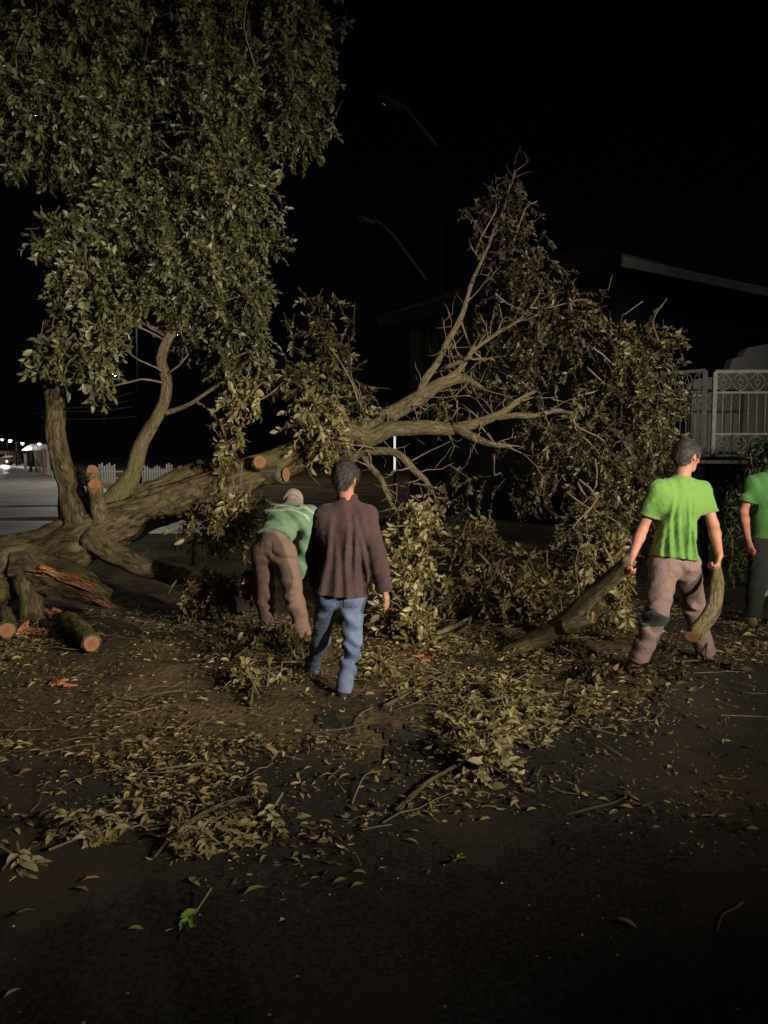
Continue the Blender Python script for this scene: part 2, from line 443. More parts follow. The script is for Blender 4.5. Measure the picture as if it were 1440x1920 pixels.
# ================================================================== leaves
LEAF_V = np.array([(0, 0, 0), (-.5, .36, .10), (0, .36, 0), (.5, .36, .10), (-.40, .72, .04), (0, .72, -.06), (.40, .72, .04), (0, 1, -.16)])
LEAF_T = np.array([(0, 2, 1), (0, 3, 2), (4, 5, 7), (5, 6, 7)]); LEAF_Q = np.array([(1, 2, 5, 4), (2, 3, 6, 5)])
def leaf_arrays(pos, d, nrm, ln, wd):
    """pos,d,nrm (n,3); returns verts (n*8,3) and polys"""
    d = d / (np.linalg.norm(d, axis=1)[:, None] + 1e-9)
    x = np.cross(d, nrm); x /= np.linalg.norm(x, axis=1)[:, None] + 1e-9
    z = np.cross(x, d)
    T = LEAF_V[None]
    V = pos[:, None] + x[:, None] * (T[..., 0:1] * wd[:, None, None]) + d[:, None] * (T[..., 1:2] * ln[:, None, None]) + z[:, None] * (T[..., 2:3] * ln[:, None, None])
    n = len(pos); off = (np.arange(n) * 8)[:, None, None]
    return V.reshape(-1, 3), (LEAF_T[None] + off).reshape(-1, 3), (LEAF_Q[None] + off).reshape(-1, 4)
def unit(a): return a / (np.linalg.norm(a, axis=-1, keepdims=True) + 1e-9)
def foliage(parent, name, clumps, rng, twig_name='branchlets', m=None, floor=True, leafobj=0, dens=1.0, gap=-.05, flat=1.0, tm=None):
    """sprays of leaves filling clump volumes (centre, half sizes, twigs, tone, leaf length, hang)"""
    Bs, Ds, Ls, Tn, LL = [], [], [], [], []
    for (c, hs, n, tone, ll, hang) in clumps:
        n = int(n * dens)
        u = unit(rng.normal(size=(n * 3, 3))) * (rng.uniform(0, 1, (n * 3, 1)) ** .45)
        keep = sn(u[:, 0] * hs[0] + c[0], u[:, 1] * hs[1] + c[1], u[:, 2] * hs[2] + c[2], 2.6) * .7 + sn(u[:, 0] * hs[0] + c[0], u[:, 1] * hs[1] + c[1], u[:, 2] * hs[2] + c[2] + 5, 6.5) * .6 + rng.normal(size=n * 3) * .25 > gap
        u = np.concatenate([u[keep], u[~keep][:max(min(n, 2), n // 3)]])[:n]
        b = np.array(c) + u * np.array(hs)
        D = unit(u * .6 + rng.normal(size=u.shape) * .55 + np.array([0, -.1, -hang]))
        Bs.append(b); Ds.append(D); Ls.append(rng.uniform(.16, .36, len(b)) * (ll / .08))
        Tn.append(np.clip(tone + rng.normal(size=len(b)) * .12, 0, 1)); LL.append(np.full(len(b), ll))
    B, D, Ln, Tn, LL = (np.concatenate(a) for a in (Bs, Ds, Ls, Tn, LL))
    if flat < 1: D = unit(D * np.array([1, 1, flat]))
    B = B - D * Ln[:, None] * .5
    if floor:
        B[:, 2] = np.maximum(B[:, 2], gh(B[:, 0], B[:, 1]) + .04)
    org = np.array(parent.location)
    k = 12
    side = unit(np.cross(D, rng.normal(size=D.shape))); side2 = np.cross(D, side)
    pos, dr, nr, ln, wd, tn = [], [], [], [], [], []
    sag = np.array([0, 0, -1.0])
    for j in range(k):
        t = .22 + .78 * j / (k - 1)
        p = B + D * (Ln * t)[:, None] + sag * (Ln * .25 * t * t)[:, None]
        a = 2.4 * j + rng.uniform(0, .8, len(B))
        s = side * np.cos(a)[:, None] + side2 * np.sin(a)[:, None]
        phi = rng.uniform(.7, 1.15, len(B)) - .35 * t
        l = unit(D * np.cos(phi)[:, None] + s * np.sin(phi)[:, None] + sag * .28)
        if flat < 1: l = unit(l * np.array([1, 1, flat]) + np.array([0, 0, .05])); s = s * flat
        nn = unit((D - s * .6) * (.35 if flat < 1 else 1) + (np.array([0, -.2, .8]) if flat < 1 else 0) + rng.normal(size=D.shape) * .35 + np.array([0, 0, .25]))
        pos.append(p); dr.append(l); nr.append(nn)
        le = LL * (.45 + .95 * rng.uniform(0, 1, len(B)))
        ln.append(le); wd.append(le * rng.uniform(.36, .5, len(B))); tn.append(np.clip(Tn + rng.normal(size=len(B)) * .10, 0, 1))
    pos, dr, nr, ln, wd, tn = (np.concatenate(a) for a in (pos, dr, nr, ln, wd, tn))
    if floor:
        tip = pos + dr * ln[:, None]
        g = gh(tip[:, 0], tip[:, 1]) + .006
        dr = unit(dr + np.stack([0 * g, 0 * g, np.maximum(g - tip[:, 2], 0) / ln * 1.4], -1))
    pick = np.zeros(len(pos), bool)
    if leafobj:                                    # the leaves that show largest: each a part of its own
        cand = np.where(rng.uniform(size=len(pos)) < .8)[0]
        facing = np.abs(nr[:, 1])
        score = ln * (.4 + facing) / np.maximum(pos[:, 1], 1)
        pick[cand[np.argsort(-score[cand])[:leafobj]]] = True
    V, T3, Q4 = leaf_arrays(pos[~pick] - org, dr[~pick], nr[~pick], ln[~pick], wd[~pick])
    me = npmesh(name, V, [T3, Q4], True, {'tone': ('FLOAT', np.repeat(tn[~pick], 8))})
    fo = tag(link(name, me, parent, m or M['leaf']), kind='stuff')
    if leafobj:
        vs, t3, q4 = leaf_arrays(np.zeros((1, 3)), np.array([[0, 1.0, 0]]), np.array([[0, 0, 1.0]]), np.ones(1), np.ones(1) * .43)
        bins = [npmesh('leaf', vs, [t3, q4], True, {'tone': ('FLOAT', np.full(8, v))}) for v in (.5, .6, .7, .8, .9)]
        for b_ in bins: b_.materials.append(m or M['leaf'])
        for i in np.where(pick)[0]:
            o = link('leaf', bins[int(np.clip((tn[i] - .45) * 10, 0, 4))], fo)
            d = unit(dr[i]); x = unit(np.cross(d, nr[i])); z = np.cross(x, d)
            mw = Matrix(((x[0], d[0], z[0]), (x[1], d[1], z[1]), (x[2], d[2], z[2])))
            o.matrix_basis = Matrix.Translation(Vector(pos[i] - org)) @ mw.to_4x4() @ Matrix.Scale(float(ln[i]), 4)
    # twigs: three-sided, sagging
    rings = []
    for t, r in ((-.15, .0075), (.5, .005), (1.0, .0022)):
        p = B + D * (Ln * t)[:, None] + sag * (Ln * .25 * t * abs(t))[:, None] - org
        for q in range(3):
            rings.append(p + (side * math.cos(2.094 * q) + side2 * math.sin(2.094 * q)) * r)
    V = np.stack(rings, 1).reshape(-1, 3)
    f = []
    for kk in range(2):
        for q in range(3):
            f.append((kk * 3 + q, kk * 3 + (q + 1) % 3, kk * 3 + 3 + (q + 1) % 3, kk * 3 + 3 + q))
    Q = (np.array(f)[None] + (np.arange(len(B)) * 9)[:, None, None]).reshape(-1, 4)
    if twig_name:
        tag(link(twig_name, npmesh(twig_name, V, [Q], True), parent, tm or M['twig']), kind='stuff')
    return B, fo
def CL(px, py, d, rx, ry, rd, n, tone, ll=.08, hang=.3):
    c = P(px, py, d); s = d / FPX
    return (tuple(c), (rx * s, rd, ry * s), n, tone, ll, hang)
# ================================================================== the fallen tree
rng = np.random.RandomState(11)
tree = empty('fallen_tree', P(-60, 1150, 8.4) * Vector((1, 1, 0)), 'huge uprooted tree fallen across the verge, mossy leaning trunk with leafy limbs still standing up', 'tree')
def TB(name, rows, m='limb_bark', **kw):
    return tube(name, [P(*r[:3]) for r in rows], [r[3] for r in rows], tree, M[m], **kw)
TB('trunk', [(-330, 1150, 8.0, .42), (-160, 1116, 8.1, .36), (-40, 1084, 8.2, .33), (80, 1044, 8.35, .295), (180, 997, 8.5, .25), (260, 966, 8.6, .21), (340, 940, 8.7, .195),
             (450, 897, 8.85, .18), (540, 862, 9.0, .165), (620, 826, 9.15, .165), (700, 800, 9.3, .13)], 'bark', n=72, step=.03, rough=.19, flute=.085)
# second fluted stem that lies along the top of the trunk
TB('trunk_fork', [(165, 985, 8.6, .18), (230, 948, 8.75, .15), (300, 918, 8.9, .13), (380, 885, 9.05, .12), (430, 868, 9.1, .07)], 'bark', n=40, step=.04, rough=.14, flute=.06, seed=3)
limbs = []
def limb(rows, **kw):
    o = TB('limb', rows, crook=.22 if rows[0][3] > .125 else .8, **kw)
    limbs.append([P(*r[:3]) for r in rows]); return o
limb([(150, 1000, 8.45, .19), (138, 950, 8.45, .16), (128, 905, 8.42, .108), (113, 850, 8.4, .098), (105, 780, 8.4, .095), (100, 700, 8.4, .092), (98, 600, 8.5, .085), (110, 480, 8.6, .07), (140, 330, 8.7, .05), (170, 150, 8.8, .035), (190, 0, 8.9, .02)], m='bark', n=28, seed=1, step=.05)
limb([(205, 965, 8.7, .16), (235, 915, 8.7, .105), (252, 880, 8.7, .08), (262, 840, 8.7, .072), (288, 792, 8.7, .062), (310, 750, 8.7, .058), (312, 710, 8.75, .058), (302, 672, 8.8, .055), (315, 635, 8.8, .05), (350, 590, 8.9, .05), (400, 480, 9, .045), (430, 330, 9.2, .04), (440, 150, 9.3, .03), (430, -60, 9.4, .02)], n=22, seed=2)
limb([(306, 776, 8.7, .03), (335, 766, 8.68, .024), (360, 755, 8.65, .022), (390, 735, 8.6, .02), (430, 706, 8.6, .015), (475, 665, 8.6, .009)], n=10, seed=4)
limb([(365, 752, 8.65, .018), (395, 770, 8.62, .017), (415, 800, 8.6, .015), (425, 835, 8.6, .012), (430, 870, 8.6, .008)], n=8, seed=5)
limb([(425, 815, 8.6, .011), (435, 785, 8.58, .009), (455, 762, 8.58, .006)], n=8, seed=6)
# upper and middle limbs of the felled crown
limb([(600, 840, 9.1, .13), (690, 795, 9.2, .105), (745, 770, 9.2, .09), (790, 742, 9.25, .08), (830, 718, 9.3, .065), (870, 712, 9.3, .05), (905, 728, 9.2, .02)], n=20, seed=7)
limb([(788, 735, 9.25, .05), (805, 700, 9.3, .042), (832, 655, 9.35, .036), (862, 600, 9.4, .03), (880, 545, 9.5, .024), (905, 480, 9.6, .02), (940, 400, 9.7, .015), (965, 320, 9.8, .008)], n=12, seed=8)
limb([(838, 712, 9.3, .04), (862, 690, 9.3, .033), (890, 655, 9.35, .026), (930, 625, 9.4, .02), (985, 590, 9.5, .014), (1020, 530, 9.6, .01)], n=12, seed=9)
limb([(832, 690, 9.3, .028), (860, 680, 9.2, .022), (885, 668, 9.1, .014)], n=8, seed=10)
limb([(640, 822, 9.15, .11), (700, 810, 9.1, .095), (760, 805, 9.05, .085), (815, 802, 9.0, .075), (860, 800, 8.95, .065), (920, 782, 8.9, .045), (960, 760, 8.9, .03), (1005, 732, 8.9, .016)], n=20, seed=11)
limb([(850, 800, 8.95, .06), (880, 815, 8.85, .05), (925, 832, 8.75, .03), (960, 838, 8.7, .012)], n=14, seed=12)
limb([(925, 782, 8.9, .03), (985, 782, 8.8, .03), (1040, 770, 8.75, .026), (1075, 775, 8.7, .012)], n=12, seed=13)
limb([(610, 856, 8.95, .05), (650, 853, 8.85, .048), (690, 846, 8.75, .046), (730, 848, 8.65, .042), (765, 868, 8.6, .038), (790, 893, 8.55, .032), (812, 925, 8.5, .018)], n=14, seed=14)
limb([(680, 852, 8.78, .036), (700, 880, 8.7, .034), (722, 920, 8.62, .03), (745, 962, 8.55, .02), (765, 1040, 8.3, .012)], n=12, seed=15)
limb([(708, 985, 8.5, .028), (735, 972, 8.4, .024), (765, 985, 8.3, .012)], n=10, seed=16)
# lower limbs that reach the ground under the trunk
limb([(165, 1008, 8.3, .13), (215, 1040, 8.2, .105), (265, 1062, 8.1, .095), (325, 1080, 8.0, .09)], n=22, m='bark', seed=17)
limb([(40, 1065, 8.1, .20), (100, 1082, 7.9, .17), (150, 1098, 7.8, .14), (200, 1122, 7.7, .09)], n=26, m='bark', seed=18, step=.04, rough=.2)
limb([(55, 1080, 8.0, .16), (62, 1120, 7.95, .12), (60, 1165, 7.9, .10), (55, 1205, 7.85, .12)], n=20, m='bark', seed=19)
# sawn stubs
def stub(rows, facing, r):
    o = TB('stub', rows, m='limb_bark', n=16, step=.04, seed=len(rows) + rows[0][0])
    p = P(*rows[-1][:3])
    c = cutface(o, p + Vector(facing).normalized() * .026, facing, r, tree.location)
    return o
stub([(184, 975, 8.45, .085), (178, 925, 8.35, .075), (174, 883, 8.22, .068)], (.25, -1, .12), .067)
stub([(190, 985, 8.40, .085), (182, 940, 8.28, .078), (178, 909, 8.12, .072)], (.3, -1, .05), .071)
stub([(480, 880, 8.9, .10), (484, 872, 8.75, .085), (487, 866, 8.55, .078)], (.15, -1, .1), .077)
stub([(490, 890, 8.9, .12), (515, 890, 8.75, .095), (533, 890, 8.66, .088)], (.93, -.40, 0), .087)
stub([(310, 1072, 8.05, .09), (330, 1078, 7.95, .088), (345, 1078, 7.92, .08)], (.8, -.5, .2), .07)
# torn, splintered heartwood on the broken lower limb
def splinters(name, parent, rows, n, seed, spread=.035, ln=(.10, .28), wd=(.008, .024)):
    r = random.Random(seed); mb = MB()
    path = [P(*q) for q in rows]
    for i in range(n):
        t = r.random() * (len(path) - 1); k = min(int(t), len(path) - 2)
        p = path[k].lerp(path[k + 1], t - k) + Vector((r.gauss(0, spread), r.gauss(0, spread), r.gauss(0, spread * .8)))
        d = ((path[k + 1] - path[k]).normalized() + Vector((r.gauss(0, .10), r.gauss(0, .10), r.gauss(0, .10)))).normalized()
        l = r.uniform(*ln); w_ = r.uniform(*wd)
        q = d.to_track_quat('X', 'Z').to_matrix()
        vs = [p + q @ Vector(v) for v in ((-l / 2, -w_, -w_ * .5), (-l / 2, w_, -w_ * .5), (-l / 2, 0, w_), (l * .2, -w_ * .8, 0), (l * .2, w_ * .8, 0), (l * .2, 0, w_ * .9), (l / 2, 0, 0))]
        mb.add(vs, [(0, 2, 1), (0, 1, 4, 3), (1, 2, 5, 4), (2, 0, 3, 5), (3, 4, 6), (4, 5, 6), (5, 3, 6)])
    return mb.build(name, M['torn'], parent)
splinters('torn_wood', tree, [(60, 1072, 7.76), (105, 1078, 7.72), (150, 1092, 7.64), (172, 1102, 7.62)], 70, 3, .03, (.08, .26), (.003, .011))
splinters('torn_wood', tree, [(90, 1070, 7.72), (120, 1083, 7.69)], 40, 5, .02, (.08, .24), (.003, .012))
splinters('torn_wood', tree, [(165, 1118, 7.62), (215, 1140, 7.5)], 24, 9, .02, (.06, .2), (.003, .009))

# leaf sprays -----------------------------------------------------------
up = [CL(330, 30, 9.0, 310, 130, 1.0, 620, .56, 0.077, 0.35), CL(90, 0, 8.6, 190, 130, .9, 330, .55, 0.082, 0.28), CL(520, 130, 9.3, 115, 170, .7, 330, .54, 0.068, 0.63),
      CL(390, 240, 9.0, 165, 130, .9, 420, .60, 0.072, 0.49), CL(110, 215, 8.4, 150, 95, .7, 240, .58, 0.082, 0.28), CL(30, 260, 8.2, 70, 60, .4, 60, .6, 0.082, 0.21),
      CL(400, 400, 8.9, 140, 125, .8, 400, .66, 0.072, 0.42), CL(235, 400, 8.6, 95, 80, .6, 170, .60, 0.077, 0.28), CL(150, 455, 8.3, 62, 55, .45, 80, .64, 0.082, 0.21),
      CL(300, 520, 8.6, 150, 75, .7, 300, .70, 0.077, 0.28), CL(170, 555, 8.3, 62, 75, .5, 110, .70, 0.082, 0.28), CL(455, 560, 9.0, 62, 95, .6, 150, .56, 0.068, 0.49),
      CL(400, 590, 8.9, 100, 60, .6, 160, .62, 0.072, 0.28), CL(440, 660, 8.8, 70, 60, .5, 110, .58, 0.072, 0.35),
      CL(230, 320, 8.9, 150, 150, .7, 190, .55, 0.072, 0.35), CL(-120, 90, 8.5, 150, 200, .9, 180, .55, 0.077, 0.28), CL(300, -190, 9.2, 380, 140, 1.1, 350, .55, 0.072, 0.28)]
foliage(tree, 'crown', up, rng, m=M['crown_leaf'], dens=1.7, gap=.32, tm=M['twig_dark'])
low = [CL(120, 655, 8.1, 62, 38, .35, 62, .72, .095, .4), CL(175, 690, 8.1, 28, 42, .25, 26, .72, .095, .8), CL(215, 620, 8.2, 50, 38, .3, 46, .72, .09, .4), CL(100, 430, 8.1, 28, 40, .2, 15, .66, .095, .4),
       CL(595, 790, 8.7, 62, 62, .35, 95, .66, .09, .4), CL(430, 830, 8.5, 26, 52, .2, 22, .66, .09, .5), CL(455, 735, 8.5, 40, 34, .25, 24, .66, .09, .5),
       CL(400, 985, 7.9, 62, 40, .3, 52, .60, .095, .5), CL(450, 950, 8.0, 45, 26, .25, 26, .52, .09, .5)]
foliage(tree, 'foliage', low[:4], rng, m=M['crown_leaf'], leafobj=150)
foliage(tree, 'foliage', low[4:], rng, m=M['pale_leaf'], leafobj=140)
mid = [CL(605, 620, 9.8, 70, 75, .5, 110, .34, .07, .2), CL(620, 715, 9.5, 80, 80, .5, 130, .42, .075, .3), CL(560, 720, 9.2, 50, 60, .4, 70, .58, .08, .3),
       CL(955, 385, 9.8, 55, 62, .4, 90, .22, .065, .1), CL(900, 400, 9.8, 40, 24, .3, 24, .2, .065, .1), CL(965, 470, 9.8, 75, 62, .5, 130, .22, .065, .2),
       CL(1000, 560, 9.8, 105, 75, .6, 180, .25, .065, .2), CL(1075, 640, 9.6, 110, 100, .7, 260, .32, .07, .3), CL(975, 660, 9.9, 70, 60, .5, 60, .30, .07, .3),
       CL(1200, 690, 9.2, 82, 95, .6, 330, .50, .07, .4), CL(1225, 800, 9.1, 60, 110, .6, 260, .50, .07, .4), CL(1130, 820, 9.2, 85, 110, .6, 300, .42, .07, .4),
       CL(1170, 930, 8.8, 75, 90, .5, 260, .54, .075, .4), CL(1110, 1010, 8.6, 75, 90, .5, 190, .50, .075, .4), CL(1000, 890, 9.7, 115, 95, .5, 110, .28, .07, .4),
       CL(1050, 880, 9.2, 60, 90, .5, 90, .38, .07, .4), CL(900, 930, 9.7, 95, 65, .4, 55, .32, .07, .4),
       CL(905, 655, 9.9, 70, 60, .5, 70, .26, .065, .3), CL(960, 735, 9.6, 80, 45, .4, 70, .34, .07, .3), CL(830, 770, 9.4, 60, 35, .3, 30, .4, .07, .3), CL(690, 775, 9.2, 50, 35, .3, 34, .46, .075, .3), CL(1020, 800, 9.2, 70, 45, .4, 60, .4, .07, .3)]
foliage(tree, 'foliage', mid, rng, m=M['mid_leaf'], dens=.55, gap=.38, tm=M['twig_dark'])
front = [CL(800, 935, 8.2, 22, 40, .2, 16, .45, .08, .4), CL(785, 985, 8.0, 48, 52, .35, 78, .72, .085, .3), CL(765, 1070, 7.7, 62, 62, .4, 120, .74, .085, .3), CL(750, 1140, 7.3, 58, 52, .4, 110, .72, .085, .2),
         CL(890, 1010, 8.1, 52, 40, .35, 52, .42, .085, .2), CL(930, 1110, 7.8, 62, 48, .4, 90, .62, .085, .1), CL(855, 1120, 7.9, 40, 60, .35, 50, .60, .085, .2), CL(1010, 1120, 7.8, 60, 50, .4, 60, .5, .085, .2),
         CL(1160, 1120, 7.2, 32, 38, .2, 34, .70, .085, .2), CL(1090, 1070, 7.9, 52, 48, .3, 58, .58, .085, .1), CL(1140, 1040, 8.0, 55, 48, .3, 60, .58, .085, .3),
         CL(790, 1190, 7.0, 38, 22, .25, 30, .62, .085, .1), CL(390, 1110, 7.6, 55, 32, .3, 80, .36, .08, .1), CL(1000, 1070, 8.5, 120, 55, .4, 50, .36, .08, .2)]
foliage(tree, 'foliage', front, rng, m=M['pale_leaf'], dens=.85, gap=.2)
# thin bare branches that carry the sprays
def branchlets():
    r = random.Random(5); mb = MB()
    joints = [p for l in limbs for p in l]
    for (c, hs, n, tone, ll, hang) in up + mid + front + low:
        c = Vector(c)
        near = sorted(joints, key=lambda q: (q - c).length)[:5]
        for _ in range(max(1, int(n / 75))):
            a = r.choice(near) + Vector((r.gauss(0, .05), r.gauss(0, .05), r.gauss(0, .05)))
            e = c + Vector((r.uniform(-.85, .85) * hs[0], r.uniform(-.8, .8) * hs[1], r.uniform(-.8, .8) * hs[2]))
            if (e - a).length > 1.0: a = e + (a - e).normalized() * r.uniform(.5, .9) + Vector((r.gauss(0, .15), r.gauss(0, .15), r.gauss(0, .15)))
            m1 = a.lerp(e, .35) + Vector((r.gauss(0, .07), r.gauss(0, .07), r.gauss(0, .07)))
            m2 = a.lerp(e, .7) + Vector((r.gauss(0, .07), r.gauss(0, .07), r.gauss(0, .07)))
            pts, rs = catmull([a, m1, m2, e], [.013, .010, .008, .004], .12)
            mb.path([p - tree.location for p in pts], rs, 5)
    def fork(p, d, l, r_, depth):                     # crooked bare side shoots along the limbs
        pts = [p]
        for k in range(5):
            d = (d + Vector((r.gauss(0, .28), r.gauss(0, .28), r.gauss(0, .25)))).normalized()
            pts.append(pts[-1] + d * l / 5)
            if depth and k in (1, 3) and r.random() < .8:
                fork(pts[-1], (d + Vector((r.gauss(0, .7), r.gauss(0, .7), r.gauss(0, .7)))).normalized(), l * .6, r_ * .6, depth - 1)
        mb.path([q - tree.location for q in pts], [r_ * (1 - .15 * k) for k in range(6)], 5)
    for l in limbs[5:16]:
        for k in range(len(l) - 1):
            for _ in range(2):
                p = l[k].lerp(l[k + 1], r.random()); ax = (l[k + 1] - l[k]).normalized()
                fork(p, (ax * .6 + Vector((r.gauss(0, .6), r.gauss(0, .6), r.gauss(.15, .6)))).normalized(), r.uniform(.2, .6), r.uniform(.007, .013), 1)
    me = bpy.data.meshes.new('branchlets'); me.from_pydata(mb.v, [], mb.f)
    for p in me.polygons: p.use_smooth = True
    tag(link('branchlets', me, tree, M['twig']), kind='stuff')
branchlets()
# bare pale twigs that stick out of the felled crown
for rows in ([(830, 1205, 7.0, .02), (870, 1180, 7.2, .018), (880, 1165, 7.5, .014), (905, 1110, 7.6, .008), (893, 1080, 7.7, .006)],
             [(800, 1195, 7.0, .026), (850, 1175, 7.1, .02), (880, 1158, 7.3, .012)], [(840, 1190, 7.0, .016), (900, 1200, 7.1, .014), (960, 1172, 7.3, .009)],
             [(1078, 1170, 7.4, .010), (1085, 1110, 7.5, .009), (1078, 1060, 7.6, .007), (1092, 1015, 7.7, .005)], [(1055, 1165, 7.4, .009), (1050, 1120, 7.5, .007), (1040, 1100, 7.5, .005)],
             [(1235, 640, 8.9, .010), (1225, 600, 8.9, .008), (1250, 560, 8.9, .006)], [(1170, 590, 9.3, .007), (1205, 565, 9.3, .005)], [(1140, 545, 9.6, .007), (1148, 515, 9.6, .005)]):
    TB('twig', rows, n=8, step=.05, seed=rows[0][0])
Z1 = Vector((0, 0, 1))
# ================================================================== people: fields of tapered limbs, meshed as one surface
class Field:
    def __init__(s, lo, hi, h):
        s.h = h; s.lo = np.array(lo, np.float32)
        s.n = np.ceil((np.array(hi) - s.lo) / h).astype(int) + 1
        s.f = np.full(s.n, .3, np.float32)
        s.ax = [(s.lo[i] + h * np.arange(s.n[i])).astype(np.float32) for i in range(3)]
    def sub(s, lo, hi):
        sl = []
        for i in range(3):
            a = int(max(0, math.floor((lo[i] - s.lo[i]) / s.h))); b = int(min(s.n[i], math.ceil((hi[i] - s.lo[i]) / s.h) + 1))
            sl.append(slice(a, max(b, a)))
        return tuple(sl)
    def grid(s, sl=None):
        sl = sl or (slice(None),) * 3
        return (s.ax[0][sl[0]][:, None, None], s.ax[1][sl[1]][None, :, None], s.ax[2][sl[2]][None, None, :])
    def cone(s, a, b, ra, rb=None, k=.03, flat=None, ff=1.0, cut=False):
        a = np.array(a, np.float32); b = np.array(b, np.float32); rb = ra if rb is None else rb
        R = max(ra, rb) + .09
        sl = s.sub(np.minimum(a, b) - R, np.maximum(a, b) + R)
        if any(q.stop <= q.start for q in sl): return s
        X, Y, Z = s.grid(sl)
        x, y, z = X - a[0], Y - a[1], Z - a[2]
        d = b - a
        if flat is not None:
            fl = np.array(flat, np.float32); fl = fl / np.linalg.norm(fl)
            t = (x * fl[0] + y * fl[1] + z * fl[2]) * (ff - 1)
            x, y, z = x + t * fl[0], y + t * fl[1], z + t * fl[2]
            d = d + fl * float(d @ fl) * (ff - 1)
        t = np.clip((x * d[0] + y * d[1] + z * d[2]) / max(float(d @ d), 1e-9), 0, 1)
        q = np.sqrt((x - t * d[0]) ** 2 + (y - t * d[1]) ** 2 + (z - t * d[2]) ** 2) - (ra + (rb - ra) * t)
        f = s.f[sl]
        if cut:
            q = -q; h = np.clip(.5 - .5 * (q - f) / -k, 0, 1) if False else None
            s.f[sl] = np.maximum(f, q)
        else:
            h = np.clip(.5 + .5 * (q - f) / k, 0, 1)
            s.f[sl] = q + (f - q) * h - k * h * (1 - h)
        return s
    def plane(s, p, n):
        """keep the side that n points away from"""
        X, Y, Z = s.grid(); n = Vector(n).normalized()
        s.f = np.maximum(s.f, (X - p[0]) * n.x + (Y - p[1]) * n.y + (Z - p[2]) * n.z)
        return s
    def mesh(s, name):
        f = s.f; s_ = f < 0
        n = np.array(f.shape) - 1
        cs = [(i, j, k) for i in (0, 1) for j in (0, 1) for k in (0, 1)]
        cut = lambda c: tuple(slice(c[q], c[q] + n[q]) for q in range(3))
        any_ = np.zeros(n, bool); all_ = np.ones(n, bool)
        for c in cs:
            any_ |= s_[cut(c)]; all_ &= s_[cut(c)]
        act = any_ & ~all_
        ii = np.argwhere(act)
        acc = np.zeros((len(ii), 3), np.float32); cnt = np.zeros(len(ii), np.float32)
        for c1 in cs:
            for q in range(3):
                if c1[q]: continue
                c2 = list(c1); c2[q] = 1
                A = f[tuple((ii + np.array(c1)).T)]; B = f[tuple((ii + np.array(c2)).T)]
                m = (A < 0) != (B < 0)
                t = np.where(m, A / np.where(m, A - B, 1), 0)
                for r in range(3):
                    acc[:, r] += np.where(m, c1[r] + (t if r == q else 0), 0)
                cnt += m
        V = (ii + acc / cnt[:, None]) * s.h + s.lo
        idx = np.full(n, -1, np.int64); idx[act] = np.arange(len(ii))
        quads = []
        for q in range(3):
            o1, o2 = (q + 1) % 3, (q + 2) % 3
            e = [0, 0, 0]; e[q] = 1
            a = s_[tuple(slice(0, -1) if r == q else slice(1, -1) for r in range(3))]
            b = s_[tuple(slice(1, None) if r == q else slice(1, -1) for r in range(3))]
            pts = np.argwhere(a != b)
            if not len(pts): continue
            inside = a[tuple(pts.T)]
            base = pts.copy()
            def cell(d1, d2):
                c = base.copy(); c[:, o1] += d1; c[:, o2] += d2
                return idx[tuple(c.T)]
            Q = np.stack([cell(0, 0), cell(1, 0), cell(1, 1), cell(0, 1)], -1)
            Q[~inside] = Q[~inside][:, ::-1]
            quads.append(Q)
        Q = np.concatenate(quads); Q = Q[(Q >= 0).all(1)]
        lab = np.arange(len(V))                                  # drop stray crumbs: keep the large connected pieces
        while True:
            mnv = lab[Q].min(1); new = lab.copy()
            for c in range(4): np.minimum.at(new, Q[:, c], mnv)
            new = new[new]
            if (new == lab).all(): break
            lab = new
        u_, inv, cn = np.unique(lab, return_inverse=True, return_counts=True)
        ok = (cn > cn.max() * .06)[inv]
        Q = Q[ok[Q].all(1)]; mp_ = np.cumsum(ok) - 1; V = V[ok]; Q = mp_[Q]
        return npmesh(name, V, [Q], True)

def conform(root, Fd, off, planes, name, m, sphere=None):
    """a piece of cloth that lies on a garment: the garment's surface raised by off, cut by planes (point, outward normal) and a sphere"""
    K = Field.__new__(Field); K.h, K.lo, K.n, K.ax = Fd.h, Fd.lo, Fd.n, Fd.ax; K.f = Fd.f - np.float32(off)
    for p, n in planes: K.plane(p, n)
    if sphere is not None:
        X, Y, Z = K.grid(); c, r = sphere
        K.f = np.maximum(K.f, np.sqrt((X - c[0]) ** 2 + (Y - c[1]) ** 2 + (Z - c[2]) ** 2) - r)
    if not (K.f < 0).any(): return None
    return link(name, K.mesh(name), root, m)
def cloth(name, c, var=.8, scale=40, rough=.9, spec=.1, second=None):
    return mat(name, [(0.3, tuple(v * var for v in c)), (0.7, c)], scale, 4, rough, .32, 34, spec=spec, sheen=.15, second=second)
M['skin'] = mat('skin', [(0.3, (.42, .17, .115)), (0.7, (.52, .235, .16))], 12, 4, .55, .1, 120, spec=.35)
M['hair'] = mat('hair', [(0.35, (.040, .032, .028)), (0.7, (.085, .074, .067))], 30, 4, .6, .3, 260, spec=.3)
M['jacket'] = cloth('jacket_cloth', (.088, .055, .053), second=((.062, .040, .040), 6, .5, .7))
M['jeans'] = cloth('denim', (.16, .21, .34), .72, 60, second=((.24, .29, .40), 6, .5, .66))
M['green_shirt'] = cloth('bright_green_cotton', (.155, .30, .068), .92, second=((.11, .225, .05), 5, .52, .7))
M['green_shirt_dark'] = cloth('deep_green_cotton', (.085, .235, .062), .9, second=((.06, .17, .045), 5, .5, .7))
M['green_shirt_dull'] = cloth('faded_green_jersey', (.20, .32, .19), .88)
M['trousers'] = cloth('mauve_brown_work_cloth', (.27, .185, .165), .8, second=((.17, .13, .115), 5, .5, .68))
M['trousers_brown'] = cloth('brown_work_cloth', (.27, .175, .14), .85)
